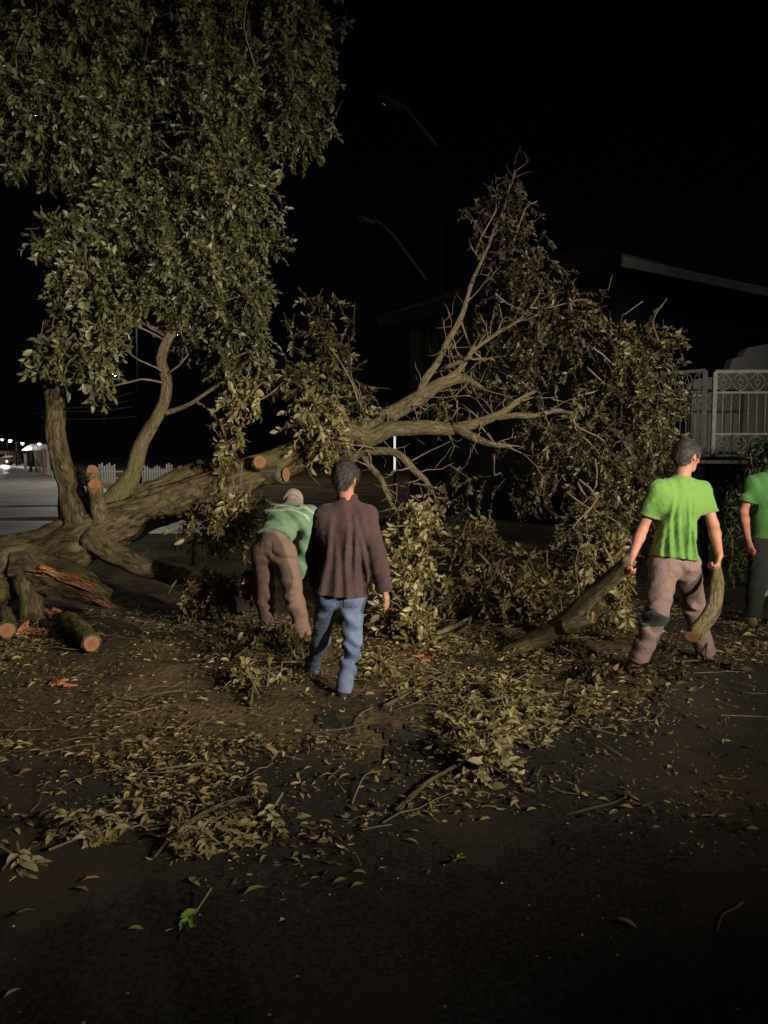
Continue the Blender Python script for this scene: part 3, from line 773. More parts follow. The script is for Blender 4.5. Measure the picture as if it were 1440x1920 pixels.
M['trousers_dark'] = cloth('dark_work_cloth', (.035, .04, .036), .7)
M['kneepad'] = cloth('grey_patch', (.06, .055, .06), .8)
M['boot'] = mat('boot_leather', [(0.3, (.10, .06, .04)), (0.7, (.22, .14, .09))], 12, 5, .75, .4, 60)
M['shoe'] = mat('dark_shoe', [(0.3, (.02, .018, .018)), (0.7, (.05, .045, .042))], 12, 5, .6, .3, 60)
M['white_band'] = cloth('white_band', (.50, .52, .42), .9)
M['cap'] = cloth('pale_cap', (.36, .34, .31), .85)

def person(label, J, top, top_mat, leg_mat, shoe_mat, hands='relaxed', hair=True, loose=.012, fold=None, hem=None, group='tree clearing crew', sleeve='long', fist=(), flare=.150, trim_mat=None, pieces=(), slim=1.0):
    J = {k: Vector(v) for k, v in J.items()}
    root = empty('person', Vector((J['pelvis'].x, J['pelvis'].y, gz(J['pelvis'].x, J['pelvis'].y))), label, 'person', group)
    O = root.location
    for k in list(J):
        if k not in ('face', 'headup', 'toeL', 'toeR'): J[k] = J[k] - O
    allp = np.array([tuple(v) for k, v in J.items() if k not in ('face', 'headup', 'toeL', 'toeR')])
    lo, hi = allp.min(0) - .24, allp.max(0) + .24
    lo[2] = min(lo[2], -.03)
    across = (J['shR'] - J['shL']).normalized()
    spine = (J['neck'] - J['pelvis']).normalized()
    fwd = spine.cross(across).normalized()            # chest direction
    F, U = J['face'].normalized(), J['headup'].normalized()
    U = (U - F * U.dot(F)).normalized(); Rt = F.cross(U).normalized()
    H = J['head']
    chest = J['pelvis'].lerp(J['neck'], .68); waist = J['pelvis'].lerp(J['neck'], .3)
    # ---- skin: one continuous body
    S = Field(lo, hi, .0075)
    S.cone(H + U * .025 - F * .012, H + U * .02 + F * .02, .093, .086, .02, Rt, 1.18)
    S.cone(H + F * .025 - U * .03, H + F * .045 - U * .075, .066, .042, .03, Rt, 1.1)       # jaw and chin
    S.cone(H + F * .096 + U * .012, H + F * .112 - U * .028, .010, .015, .012)                # nose
    S.cone(H + F * .085 + U * .03 + Rt * .03, H + F * .085 + U * .03 - Rt * .03, .014, .014, .015)   # brow
    for sg in (-1, 1):
        S.cone(H + F * .096 + U * .008 + Rt * sg * .033, H + F * .1 + U * .008 + Rt * sg * .033, .010, .010, cut=True)   # eye sockets
        S.cone(H + Rt * sg * .080 + U * .012 - F * .012, H + Rt * sg * .080 - U * .028 - F * .004, .016, .011, .008, Rt, 2.0)   # ears
        S.cone(H + F * .078 - U * .052 + Rt * sg * .016, H + F * .084 - U * .052, .008, .009, .008)   # lips
    S.cone(H - U * .05 - F * .02, J['neck'] - fwd * .005, .056, .06, .03)
    S.cone(chest, waist, .125, .115, .05, fwd, 1.35)
    S.cone(waist, J['pelvis'], .115, .125, .05, fwd, 1.3)
    S.cone(J['shL'] - across * -.03, J['shR'] - across * .03, .06, .06, .05)
    hands_pts = {}
    for sd in 'LR':
        sh, el, wr = J['sh' + sd], J['el' + sd], J['wr' + sd]
        S.cone(sh, el, .050, .040, .03); S.cone(el, el.lerp(wr, .3), .041, .042, .02); S.cone(el.lerp(wr, .3), wr, .042, .027, .02)
        S.cone(J['hip' + sd], J['kn' + sd], .070 * slim, .046 * slim, .04); S.cone(J['kn' + sd], J['an' + sd], .044 * slim, .034, .03)
        S.cone(J['an' + sd] - Vector((0, 0, .02)), J['an' + sd] + J['toe' + sd].normalized() * .10 - Vector((0, 0, .048)), .032, .022, .02)
        # hand: palm and five bent fingers
        hd = (J['hand' + sd] - wr).normalized()
        inner = (J['pelvis'] - wr); inner = (inner - hd * inner.dot(hd)).normalized()       # palm looks towards the body
        sideways = hd.cross(inner).normalized()
        if sideways.y < 0: sideways = -sideways                                            # thumb side looks ahead
        S.cone(wr, wr + hd * .075, .026, .036, .02, inner, 1.7)
        closed = sd in fist
        for q, (off, l) in enumerate(((.030, .070), (.010, .080), (-.010, .074), (-.029, .058))):
            k0 = wr + hd * .088 + sideways * off
            if closed:
                k1 = k0 + hd * l * .30 + inner * l * .28; k2 = k1 - hd * l * .10 + inner * l * .42; k3 = k2 - hd * l * .36
            else:
                k1 = k0 + hd * l * .45 + inner * l * .10; k2 = k1 + hd * l * .30 + inner * l * .18; k3 = k2 + hd * l * .18 + inner * l * .2
            S.cone(k0 - hd * .02, k1, .0105, .0095, .006); S.cone(k1, k2, .0095, .0085, .004); S.cone(k2, k3, .0085, .0078, .004)
        t0 = wr + hd * .03 + sideways * .026; t1 = t0 + hd * .035 + sideways * .028 + inner * .012
        S.cone(t0, t1, .014, .012, .01); S.cone(t1, t1 + hd * .034 + inner * (.030 if closed else .008), .011, .009, .006)
        hands_pts[sd] = wr + hd * .08 + inner * .025
    body = link('body', S.mesh('body'), root, M['skin'])
    eye = mat_eye()
    for sg in (-1, 1):
        e = link('eye', EYE, body); e.location = H + F * .086 + U * .008 + Rt * sg * .033
    # ---- top
    T = Field(lo, hi, .009)
    lz = loose
    for sg, sd in ((-1, 'L'), (1, 'R')):
        sh, el, wr = J['sh' + sd], J['el' + sd], J['wr' + sd]
        T.cone(J['neck'] - spine * .05, sh, .058 + lz, .050 + lz, .05)
        if sleeve == 'long':
            T.cone(sh, el, .054 + lz, .054 + lz, .035); T.cone(el, el.lerp(wr, .96), .055 + lz, .040 + lz, .03)
        else:
            T.cone(sh, sh.lerp(el, .72), .048 + lz, .050 + lz, .03)
    T.cone(chest, waist, .135 + lz, .128 + lz, .06, fwd, 1.32)
    T.cone(J['shL'].lerp(J['shR'], .22) - spine * .10, J['shL'].lerp(J['shR'], .78) - spine * .10, .10 + lz, .10 + lz, .05, fwd, 1.15)
    T.cone(waist, J['pelvis'] - spine * (hem or .0), .128 + lz, flare + lz, .05, fwd, 1.22)
    if sleeve == 'long': T.cone(J['neck'] - spine * .03, J['neck'] + U * .035, .07, .066, .02)
    else: T.cone(J['neck'] - spine * .04, J['neck'] + U * .006, .072, .07, .02)
    X, Y, Z = T.grid()
    if fold is not None: T.f = T.f + fold(X, Y, Z).astype(np.float32)
    raw = Field.__new__(Field); raw.h, raw.lo, raw.n, raw.ax, raw.f = T.h, T.lo, T.n, T.ax, T.f.copy()
    hp = J['pelvis'] - spine * (hem or .0)
    T.plane(hp, -spine)
    top_ = J['neck'] + spine * (.052 if sleeve == 'long' else .014)
    T.plane(top_, spine); raw.plane(top_, spine)
    if sleeve != 'long':
        for sd in 'LR':                          # short sleeves end cleanly above the elbow
            sh, el = J['sh' + sd], J['el' + sd]; c = sh.lerp(el, .66); d = (el - sh).normalized()
            q = (X - c.x) * d.x + (Y - c.y) * d.y + (Z - c.z) * d.z
            near = np.sqrt((X - c.x - d.x * .05) ** 2 + (Y - c.y - d.y * .05) ** 2 + (Z - c.z - d.z * .05) ** 2) - .115
            T.f = np.maximum(T.f, -np.maximum(-q, near)).astype(np.float32)
    garment = link(top, T.mesh(top), root, top_mat)
    trim = trim_mat or top_mat
    conform(root, raw, .0035, [(hp - spine * .003, -spine), (hp + spine * .022, spine)], 'hem', trim, (hp, .255))
    nb = J['neck'] + U * (.028 if sleeve == 'long' else .0)
    conform(root, raw, .004, [(top_ - spine * (.034 if sleeve == 'long' else .018), -spine)], 'collar', trim, (top_, .10))
    for sd in 'LR':
        sh, el, wr = J['sh' + sd], J['el' + sd], J['wr' + sd]
        a_, b_, t_ = (el, wr, .96) if sleeve == 'long' else (sh, el, .66)
        d_ = (b_ - a_).normalized(); c_ = a_.lerp(b_, t_)
        if sleeve == 'long': conform(root, T, .004, [(c_ + d_ * .05, d_), (c_ - d_ * .012, -d_)], 'cuff', trim, (c_ + d_ * .02, .085))
        else: conform(root, T, .003, [(c_ - d_ * .018, -d_)], 'sleeve_hem', trim, (c_ - d_ * .0, .10))
    # ---- trousers
    L = Field(lo, hi, .009)
    L.cone(J['hipL'].lerp(J['hipR'], .1), J['hipL'].lerp(J['hipR'], .9), .118, .118, .04, fwd, 1.1)
    L.cone(J['pelvis'], J['pelvis'] + spine * .06, .135, .13, .04, fwd, 1.25)
    for sd in 'LR':
        a, k, n_ = J['hip' + sd], J['kn' + sd], J['an' + sd]
        L.cone(a, k, .110 * slim, .083 * slim, .045); L.cone(k, n_, .083 * slim, .074 * slim, .03)
    X, Y, Z = L.grid()
    kz = (J['knL'].z + J['knR'].z) / 2
    cre = np.exp(-((Z - kz) / .16) ** 2) + .45 * np.exp(-((Z - .13) / .09) ** 2) + .7 * np.exp(-((Z - J['hipL'].z + .06) / .09) ** 2)
    L.f = L.f + (.024 * cre * np.clip(.35 + .6 * sn(X, Y, Z, 7.0), 0, 1) * np.sin(52 * Z + 24 * X + 2.5 * sn(X, Y, Z, 9) + 14 * Y) + .006 * sn(X, Y, Z, 8) + .003 * sn(X, Y, Z, 24)).astype(np.float32)
    for sd in 'LR':                              # hems end above the shoe
        n_ = J['an' + sd]; d = (n_ - J['kn' + sd]).normalized(); c = n_ - d * .035
        q = (X - c.x) * d.x + (Y - c.y) * d.y + (Z - c.z) * d.z
        near = np.sqrt((X - c.x - d.x * .05) ** 2 + (Y - c.y - d.y * .05) ** 2 + (Z - c.z - d.z * .05) ** 2) - .14
        L.f = np.maximum(L.f, -np.maximum(-q, near)).astype(np.float32)
    trousers = link('trousers', L.mesh('trousers'), root, leg_mat)
    for q in pieces:
        if q[0] == 'pocket':
            c_ = J['hip' + q[1]] - fwd * .10 - Z1 * .015
            conform(root, L, .0035, [(c_ + Z1 * .05, Z1), (c_ + across * .058, across), (c_ - across * .058, -across), (c_ - Z1 * .075, -Z1), (c_ + fwd * .07, fwd)], 'pocket', q[2], (c_, .13))
        if q[0] == 'knee_patch':
            k_ = J['kn' + q[1]]; d_ = (J['an' + q[1]] - k_).normalized()
            conform(root, L, .006, [(k_ + d_ * .085, d_ + Vector((.35, 0, 0))), (k_ - d_ * .03, -d_ + Vector((.2, 0, 0)))], 'knee_patch', q[2], (k_ + d_ * .02, .15))
    for sd in 'LR':
        n_ = J['an' + sd]; d_ = (n_ - J['kn' + sd]).normalized()
        conform(root, L, .003, [(n_ - d_ * .055, -d_)], 'trouser_hem', leg_mat, (n_, .10))
    # ---- shoes
    for sd in 'LR':
        K = Field(np.array(J['an' + sd]) - .26, np.array(J['an' + sd]) + .26, .008)
        d = J['toe' + sd].normalized(); a = J['an' + sd]; up_ = Vector((0, 0, 1))
        if abs(d.z) < .5: up_ = (up_ - d * d.z).normalized()
        K.cone(a - up_ * .04 - d * .035, a - up_ * .052 + d * .03, .046, .046, .02)
        K.cone(a - up_ * .05 + d * .03, a - up_ * .055 + d * .16, .047, .040, .02, up_, 1.15)
        K.cone(a - up_ * .04, a + up_ * .04, .05, .052, .02)
        K.plane(a - up_ * .088, -up_)
        link('shoe', K.mesh('shoe'), root, shoe_mat)
    # ---- hair
    if hair:
        G = Field(np.array(H) - .16, np.array(H) + .16, .006)
        G.cone(H + U * .028 - F * .018, H + U * .022 + F * .015, .103, .096, .02, Rt, 1.17)
        G.cone(H - F * .05 - U * .01, H - F * .045 - U * .055, .065, .05, .03)
        X, Y, Z = G.grid()
        G.f = G.f + (.003 * sn(X, Y, Z, 60)).astype(np.float32)
        G.plane(H + F * .035 - U * .005, F * .86 - U * .5)
        G.plane(H - U * .078, -U)
        for sg in (-1, 1): G.cone(H + Rt * sg * .085 - U * .01 - F * .004, H + Rt * sg * .085 - U * .05 - F * 0, .03, .028, cut=True)
        hm = G.mesh('hair'); nv = len(hm.vertices)
        co = np.zeros(nv * 3, np.float32); hm.vertices.foreach_get('co', co); co = co.reshape(-1, 3)
        no_ = np.zeros(nv * 3, np.float32); hm.vertices.foreach_get('normal', no_); no_ = no_.reshape(-1, 3)
        hr = np.random.RandomState(5); pk_ = hr.randint(0, nv, 6000)
        p_, n_ = co[pk_] + hr.normal(size=(6000, 3)) * .002, no_[pk_]
        crown_ = np.array(H + U * .10 - F * .03)
        dn = unit(p_ - crown_); dn = unit(dn - n_ * (dn * n_).sum(1)[:, None])
        tip = p_ + (dn * .9 + n_ * .38 + hr.normal(size=p_.shape) * .22) * hr.uniform(.012, .032, (6000, 1))
        sd_ = unit(np.cross(dn, n_)) * .0011
        V_ = np.stack([p_ - sd_ - n_ * .002, p_ + sd_ - n_ * .002, tip], 1).reshape(-1, 3)
        hair_o = link('hair', hm, root, M['hair'])
        so = link('hair_strands', npmesh('hair_strands', V_, [np.arange(len(V_)).reshape(-1, 3)]), hair_o, M['hair']); so['kind'] = 'stuff'
    return root, J, spine, fwd, garment, O, hands_pts
def sphere_mesh(r):
    bm = bmesh.new(); bmesh.ops.create_uvsphere(bm, u_segments=12, v_segments=8, radius=r)
    me = bpy.data.meshes.new('eye'); bm.to_mesh(me); bm.free(); return me
EYE = sphere_mesh(.0115); EYE.materials.append(mat('eye', [(0.4, (.05, .03, .02)), (0.6, (.6, .58, .55))], 60, 2, .2, 0))
def mat_eye(): return EYE.materials[0]

# man in the brown jacket, walking away, head turned a little to the right
def drape(X, Y, Z, k, amp, ph=0.0, lean=2.0):
    """irregular folds that wander and fade"""
    a = np.clip(.45 + .6 * sn(X, Y, Z * .55, 4.5 + ph), 0, 1.3)
    w_ = np.sin(k * X + .55 * k * Y + lean * Z + 2.6 * sn(X * .5, Y * .5, Z * .5, 3.2 + ph) + ph)
    return -amp * a * (np.abs(w_) ** .8 * np.sign(w_) * .5 + .1)
def ridges(X, Y, Z, lines):
    """hanging folds along given lines (x, z at the hem, x, z at the top, depth, width)"""
    f = 0
    for i, (x0, z0, x1, z1, amp, w_) in enumerate(lines):
        t = (Z - z0) / (z1 - z0)
        d = (X - x0 - (x1 - x0) * t - .010 * np.sin(8 * Z + i * 1.7)) / (w_ * (1.25 - .5 * np.clip(t, 0, 1)))
        f = f - amp * smooth(-.12, .05, t) * (1 - smooth(.62, 1.02, t)) * (np.exp(-d * d) - .7 * np.exp(-(d - 1.7) ** 2))
    return f
def fold_jacket(X, Y, Z):
    return ridges(X, Y, Z, [(-.15, .70, -.05, 1.32, .020, .026), (-.04, .70, -.02, 1.22, .016, .022), (.05, .70, .055, 1.30, .024, .022), (.12, .72, .085, 1.30, .022, .020), (.19, .8, .10, 1.36, .016, .018)]) \
        + drape(X, Y, Z, 50, .012, 1.7, -9.0) + .005 * sn(X, Y, Z, 10) + .003 * sn(X, Y, Z, 30)
person('man in a dark brown jacket and blue jeans walking towards the fallen tree', dict(
    head=P(648, 897, 5.50), neck=P(650, 940, 5.52), pelvis=P(640, 1092, 5.52), shL=P(609, 968, 5.52), shR=P(687, 968, 5.50),
    elL=P(594, 1045, 5.72), wrL=P(598, 1100, 5.70), handL=P(600, 1117, 5.68), elR=P(704, 1042, 5.52), wrR=P(719, 1100, 5.40), handR=P(724, 1118, 5.37),
    hipL=P(617, 1112, 5.54), hipR=P(661, 1112, 5.52), knL=P(602, 1198, 5.76), anL=P(581, 1262, 6.0), knR=P(660, 1212, 5.44), anR=P(643, 1306, 5.38),
    face=(.45, .88, -.06), headup=(.05, 0, 1), toeL=(-.12, 1, .05), toeR=(.05, 1, 0)),
    'jacket', M['jacket'], M['jeans'], M['shoe'], loose=.022, fold=fold_jacket, hem=.08, flare=.182, pieces=(('pocket', 'L', M['jeans']), ('pocket', 'R', M['jeans'])), slim=.78)
# man in the bright green shirt who walks off with a cut branch in his right hand
def fold_shirt(X, Y, Z):
    return ridges(X, Y, Z, [(-.165, .86, -.09, 1.20, .016, .015), (-.10, .84, -.035, 1.36, .034, .020), (.005, .84, -.01, 1.30, .012, .014), (.045, .84, .075, 1.38, .034, .018), (.125, .86, .10, 1.18, .020, .013)]) \
        + drape(X, Y, Z, 60, .012, 2.2, -6.0) + .004 * sn(X, Y, Z, 10) + .003 * sn(X, Y, Z, 30)
zz = Vector((0, 0, .0))
gm = person('man in a bright lime green T-shirt carrying a cut branch in his right hand', dict(
    head=P(1288, 856, 5.86), neck=P(1278, 898, 5.83), pelvis=P(1264, 1040, 5.75), shL=P(1233, 918, 5.74), shR=P(1317, 920, 5.87),
    elL=P(1204, 992, 5.78), wrL=P(1184, 1046, 5.64), handL=P(1178, 1064, 5.60), elR=P(1337, 984, 5.82), wrR=P(1349, 1042, 5.67), handR=P(1344, 1064, 5.63),
    hipL=P(1246, 1058, 5.73), hipR=P(1284, 1058, 5.78), knL=P(1232, 1150, 5.62), anL=P(1193, 1246, 5.70), knR=P(1303, 1144, 6.0), anR=P(1326, 1234, 6.02),
    face=(.93, .45, -.08), headup=(.12, .1, 1), toeL=(.9, .45, 0), toeR=(.8, .6, 0)),
    'shirt', M['green_shirt'], M['trousers'], M['boot'], loose=.017, fold=fold_shirt, hem=.03, flare=.170, sleeve='short', fist=('R', 'L'), pieces=(('knee_patch', 'L', M['kneepad']), ('pocket', 'L', M['trousers']), ('pocket', 'R', M['trousers'])))
# worker bent forward beneath the trunk
def fold_bent(X, Y, Z): return drape(X, Y, Z, 34, .034, .5, 34.0) + .006 * sn(X, Y, Z, 9) + .003 * sn(X, Y, Z, 26)
bm_ = person('stooping worker in a faded green jersey with two white bands and brown trousers', dict(
    head=P(549, 944, 7.46), neck=P(549, 951, 7.31), pelvis=P(511, 1016, 6.88), shL=P(512, 962, 7.26), shR=P(582, 962, 7.16),
    elL=P(496, 1040, 7.32), wrL=P(492, 1092, 7.30), handL=P(492, 1110, 7.28), elR=P(576, 1030, 7.08), wrR=P(556, 1082, 7.16), handR=P(550, 1098, 7.18),
    hipL=P(494, 1036, 6.90), hipR=P(531, 1036, 6.84), knL=P(497, 1120, 6.98), anL=P(506, 1198, 6.98), knR=P(553, 1128, 6.80), anR=P(571, 1205, 6.82),
    face=(.1, .55, -.85), headup=(.15, .8, .5), toeL=(-.1, 1, 0), toeR=(.2, 1, 0)),
    'jersey', M['green_shirt_dull'], M['trousers_brown'], M['boot'], loose=.020, fold=fold_bent, hem=-.04, hair=False, fist=('L', 'R'), pieces=(('pocket', 'L', M['trousers_brown']), ('pocket', 'R', M['trousers_brown'])))
def bent_extras(root, J, spine, fwd, O):
    T = Field(np.array(J['pelvis']) - .5, np.array(J['neck']) + .5, .009)
    chest = J['pelvis'].lerp(J['neck'], .68); waist = J['pelvis'].lerp(J['neck'], .3)
    base = bpy.data.objects
    for t0 in (.60, .72):                                   # two white bands round the back of the jersey
        K = Field(np.array(chest) - .34, np.array(chest) + .34, .008)
        lz = .0245
        for sd in 'LR': K.cone(J['neck'] - spine * .05, J['sh' + sd], .062 + lz, .062 + lz, .05)
        K.cone(chest, waist, .135 + lz, .128 + lz, .06, fwd, 1.32)
        K.cone(J['shL'].lerp(J['shR'], .22) - spine * .10, J['shL'].lerp(J['shR'], .78) - spine * .10, .10 + lz, .10 + lz, .05, fwd, 1.15)
        X, Y, Z = K.grid(); K.f = K.f + fold_bent(X, Y, Z).astype(np.float32)
        p = J['pelvis'].lerp(J['neck'], t0)
        K.plane(p + spine * .014, spine); K.plane(p - spine * .014, -spine)
        link('white_band', K.mesh('white_band'), root, M['white_band'])
    H = J['head']; F, U = J['face'].normalized(), J['headup'].normalized(); U = (U - F * U.dot(F)).normalized(); Rt = F.cross(U)
    G = Field(np.array(H) - .24, np.array(H) + .24, .007)
    G.cone(H + U * .03 - F * .02, H + U * .025 + F * .015, .112, .104, .02, Rt, 1.14)
    G.plane(H + U * .0, -U)
    G.cone(H + U * .012 + F * .09, H + U * .006 + F * .16, .075, .06, .02, U, 7)
    link('cap', G.mesh('cap'), root, M['cap'])
bent_extras(bm_[0], bm_[1], bm_[2], bm_[3], bm_[5])
# fourth worker, cut off by the frame
def fold_d(X, Y, Z): return smooth(.85, 1.0, Z) * drape(X, Y, Z, 40, .045, 1.4, 20.0) + .006 * sn(X, Y, Z, 9)
person('worker in a deep green T-shirt at the right edge, beside the leafy shrub', dict(
    head=P(1452, 850, 7.3), neck=P(1448, 884, 7.3), pelvis=P(1444, 1004, 7.25), shL=P(1411, 905, 7.3), shR=P(1488, 905, 7.3),
    elL=P(1394, 960, 7.3), wrL=P(1402, 1008, 7.15), handL=P(1406, 1026, 7.12), elR=P(1504, 960, 7.3), wrR=P(1500, 1010, 7.2), handR=P(1498, 1028, 7.15),
    hipL=P(1427, 1022, 7.25), hipR=P(1462, 1022, 7.25), knL=P(1420, 1095, 7.25), anL=P(1408, 1158, 7.3), knR=P(1465, 1095, 7.25), anR=P(1470, 1165, 7.25),
    face=(.2, .95, -.1), headup=(0, .1, 1), toeL=(-.1, 1, 0), toeR=(.2, 1, 0)),
    'shirt', M['green_shirt_dark'], M['trousers_dark'], M['boot'], loose=.016, fold=fold_d, hem=.03, sleeve='short')

# ================================================================== logs, cut limbs, chainsaw
def log(name, label, rows, m, cuts=(), cat='log', group=None, n=20, rough=.12, **kw):
    pts = [P(*r[:3]) for r in rows]
    o = empty(name, pts[0] * Vector((1, 1, 0)) + Vector((0, 0, gz(pts[0].x, pts[0].y))), label, cat, group)
    tube('bark', pts, [r[3] for r in rows], o, M[m], n=n, step=.04, rough=rough, seed=rows[0][0] * .1, **kw)
    for p, nr, r in cuts: cutface(o, P(*p), nr, r)
    return o
def away(rows, end):
    a, b = (P(*rows[-1][:3]), P(*rows[-2][:3])) if end else (P(*rows[0][:3]), P(*rows[1][:3]))
    return (a - b).normalized()
r1 = [(948, 1232, 6.62, .072), (1000, 1203, 6.48, .070), (1060, 1165, 6.22, .066), (1105, 1120, 5.98, .063), (1150, 1080, 5.76, .058), (1182, 1050, 5.60, .046)]
lg = log('cut_limb', 'long thick mossy cut limb dragged off at a slant by the man in lime green', r1, 'limb_bark', [], 'limb', n=24, rough=.16)
cutface(lg, P(947, 1233, 6.6), away(r1, False), .070)
tube('stub', [P(1060, 1172, 6.20), P(1090, 1166, 6.08), P(1112, 1156, 6.0)], [.066, .05, .045], lg, M['limb_bark'], n=14, step=.03)
cutface(lg, P(1113, 1156, 5.995), (.75, -.55, .15), .046)
r2 = [(1349, 1036, 5.68, .018), (1345, 1060, 5.65, .022), (1345, 1092, 5.60, .040), (1336, 1145, 5.50, .050), (1300, 1190, 5.42, .047)]
lg = log('cut_branch', 'short mossy cut branch hanging from the right hand of the man in lime green', r2, 'limb_bark', [], 'branch', n=18, rough=.14)
cutface(lg, P(1297, 1194, 5.40), away(r2, True) + Vector((0, -.75, 0)), .052)
# logs by the broken limb, left
def onground(px, py, dz):
    g = GP(px, py); return g + Vector((0, 0, dz))
def glog(label, a, b, ra, rb, m='bark', fa=True, fb=True, group='sawn logs on the verge', name='log'):
    """a, b = ((px,py) of the ground below the end, height of the axis)"""
    A, B = onground(*a), onground(*b)
    o = empty(name, A * Vector((1, 1, 0)) + Vector((0, 0, gz(A.x, A.y))), label, 'log', group)
    mid = A.lerp(B, .5) + Vector((0, 0, .015))
    tube('bark', [A, mid, B], [ra, (ra + rb) / 2, rb], o, M[m], n=24, step=.03, rough=.12, seed=A.x)
    if fa: cutface(o, A + (A - B).normalized() * .005, A - B, ra * 1.0)
    if fb: cutface(o, B + (B - A).normalized() * .005, B - A, rb * 1.0)
    return o
glog('thick log with a pale oval cut end nearest the camera, below the broken limb', (172, 1228, .10), (126, 1192, .14), .074, .092)
glog('round sawn log with its cut face seen end on at the left edge', (14, 1212, .15), (4, 1175, .15), .075, .08)
def split_piece(label, rows, seed, ln, n, group='split wood pieces'):
    c = P(*rows[0])
    o = empty('split_wood', c * Vector((1, 1, 0)) + Vector((0, 0, gz(c.x, c.y))), label, 'wood', group)
    splinters('torn_wood', o, rows, n, seed, .02, ln)
    pts = [P(q[0], q[1] + 4, q[2] + .03) for q in rows]
    tube('bark', pts, [.045] * len(pts), o, M['bark'], n=12, step=.04, rough=.25, seed=seed)
    return o
split_piece('splintered orange piece of heartwood between the two sawn logs', [(62, 1186, 7.3), (95, 1190, 7.25), (118, 1204, 7.2)], 21, (.08, .2), 46)
split_piece('bark covered wedge with a torn orange upper edge, leaning on the thick log', [(95, 1150, 7.45), (125, 1160, 7.3), (150, 1180, 7.15)], 22, (.08, .22), 36)
split_piece('small split chunk of orange wood just below the thick log', [(135, 1243, 6.72), (165, 1240, 6.70)], 23, (.05, .12), 36)
split_piece('long bark slab with torn orange fibres lying across the thick log', [(40, 1215, 7.15), (85, 1222, 7.05), (120, 1226, 7.0)], 24, (.06, .18), 26)
split_piece('short splintered stump of wood leaning against the round sawn log', [(36, 1192, 7.3), (50, 1175, 7.35)], 25, (.05, .14), 22)
def chip(label, px, py, size, seed):
    r = random.Random(seed); g = GP(px, py)
    mb = MB()
    for i in range(9):
        a = r.random() * 6.28; d = Vector((math.cos(a), math.sin(a) * .6, r.uniform(-.05, .25)))
        p = Vector((r.gauss(0, size * .3), r.gauss(0, size * .2), .015 + abs(r.gauss(0, .012))))
        q = d.to_track_quat('X', 'Z').to_matrix(); l = size * r.uniform(.4, .9); w_ = size * .16
        mb.add([p + q @ Vector(v) for v in ((-l / 2, -w_, 0), (-l / 2, w_, 0), (-l / 2, 0, .018), (l / 2, -w_ * .3, 0), (l / 2, w_ * .3, .004), (l / 2, 0, .012))], [(0, 2, 1), (0, 1, 4, 3), (1, 2, 5, 4), (2, 0, 3, 5), (3, 4, 5)])
    o = mb.build('wood_chip', M['torn']); o.location = g
    tag(o, label, 'wood chip', 'fresh wood chips')
chip('bright orange wood chip lying alone on the dirt at far left', 112, 1286, .16, 1)
chip('orange wood chip on the litter left of the long cut limb', 800, 1240, .13, 2)
chip('orange chips beside the blue jeans of the man in the jacket', 606, 1212, .10, 4)
M['orange'] = mat('orange_plastic', [(0.3, (.55, .10, .02)), (0.7, (.68, .15, .03))], 14, 3, .4, .05, 60, spec=.5)
M['blacktool'] = mat('black_plastic', [(0.3, (.012, .012, .012)), (0.7, (.03, .03, .03))], 14, 3, .5, .05, 60)
M['steel'] = mat('bar_steel', [(0.3, (.35, .35, .35)), (0.7, (.5, .5, .5))], 20, 3, .35, .05, 60, metal=1.0)
def chainsaw():
    c = P(475, 1104, 7.22)
    o = empty('chainsaw', (c.x, c.y, gz(c.x, c.y)), 'orange chainsaw held low beside the left leg of the stooping worker', 'chainsaw')
    rot = Matrix.Rotation(rad(100), 3, 'Z') @ Matrix.Rotation(rad(-14), 3, 'Y')
    at_ = lambda v: c + rot @ Vector(v)
    MB().box(at_((0, .03, 0)), (.26, .15, .14), rot).build('housing', M['orange'], o, True, .025)
    MB().box(at_((.28, -.05, -.03)), (.42, .008, .07), rot).build('guide_bar', M['steel'], o, False, .003)
    MB().path([at_(v) for v in ((.08, -.06, 0), (.08, -.06, .12), (.08, .02, .15), (.08, .10, .12), (.08, .11, -.02))], .012, 8).build('front_handle', M['blacktool'], o, True)
    MB().path([at_(v) for v in ((-.10, .02, .04), (-.20, .02, .06), (-.28, .02, .02), (-.27, .02, -.05), (-.12, .02, -.05))], .015, 8).build('rear_handle', M['blacktool'], o, True)
    MB().box(at_((.13, .02, .10)), (.012, .13, .07), rot).build('hand_guard', M['blacktool'], o, True, .004)
chainsaw()
# ================================================================== boundary wall, fence, house at right
M['iron'] = mat('cream_iron', [(0.3, (.18, .17, .14)), (0.7, (.29, .275, .225))], 18, 5, .6, .15, 80, spec=.3)
M['iron_grey'] = mat('grey_iron', [(0.3, (.10, .10, .095)), (0.7, (.17, .17, .16))], 18, 5, .65, .15, 80, spec=.3)
M['stone'] = mat('dark_stone', [(0.3, (.012, .012, .010)), (0.7, (.035, .033, .028))], 3, 9, .95, .8, 14, spec=.1)
M['render'] = mat('grey_render', [(0.3, (.19, .19, .18)), (0.7, (.28, .28, .27))], 1.6, 9, .92, .3, 40, spec=.1)
M['dark_render'] = mat('dark_green_render', [(0.3, (.016, .021, .020)), (0.7, (.028, .034, .032))], 1.2, 9, .92, .3, 40, spec=.1)
M['fascia'] = mat('weathered_white_board', [(0.3, (.24, .24, .235)), (0.7, (.40, .40, .385))], 2.5, 9, .85, .2, 40, spec=.2)
M['tile'] = mat('roof_tile', [(0.3, (.022, .018, .016)), (0.7, (.05, .04, .036))], 5, 8, .9, .5, 30, spec=.1)
M['glass'] = mat('dark_glass', [(0.3, (.006, .008, .01)), (0.7, (.012, .014, .016))], 2, 3, .08, 0, spec=.5)
w0, w1, w2 = P(1190, 850, 11.2), P(1336, 850, 10.5), P(1560, 850, 10.4)
WT = 1.70
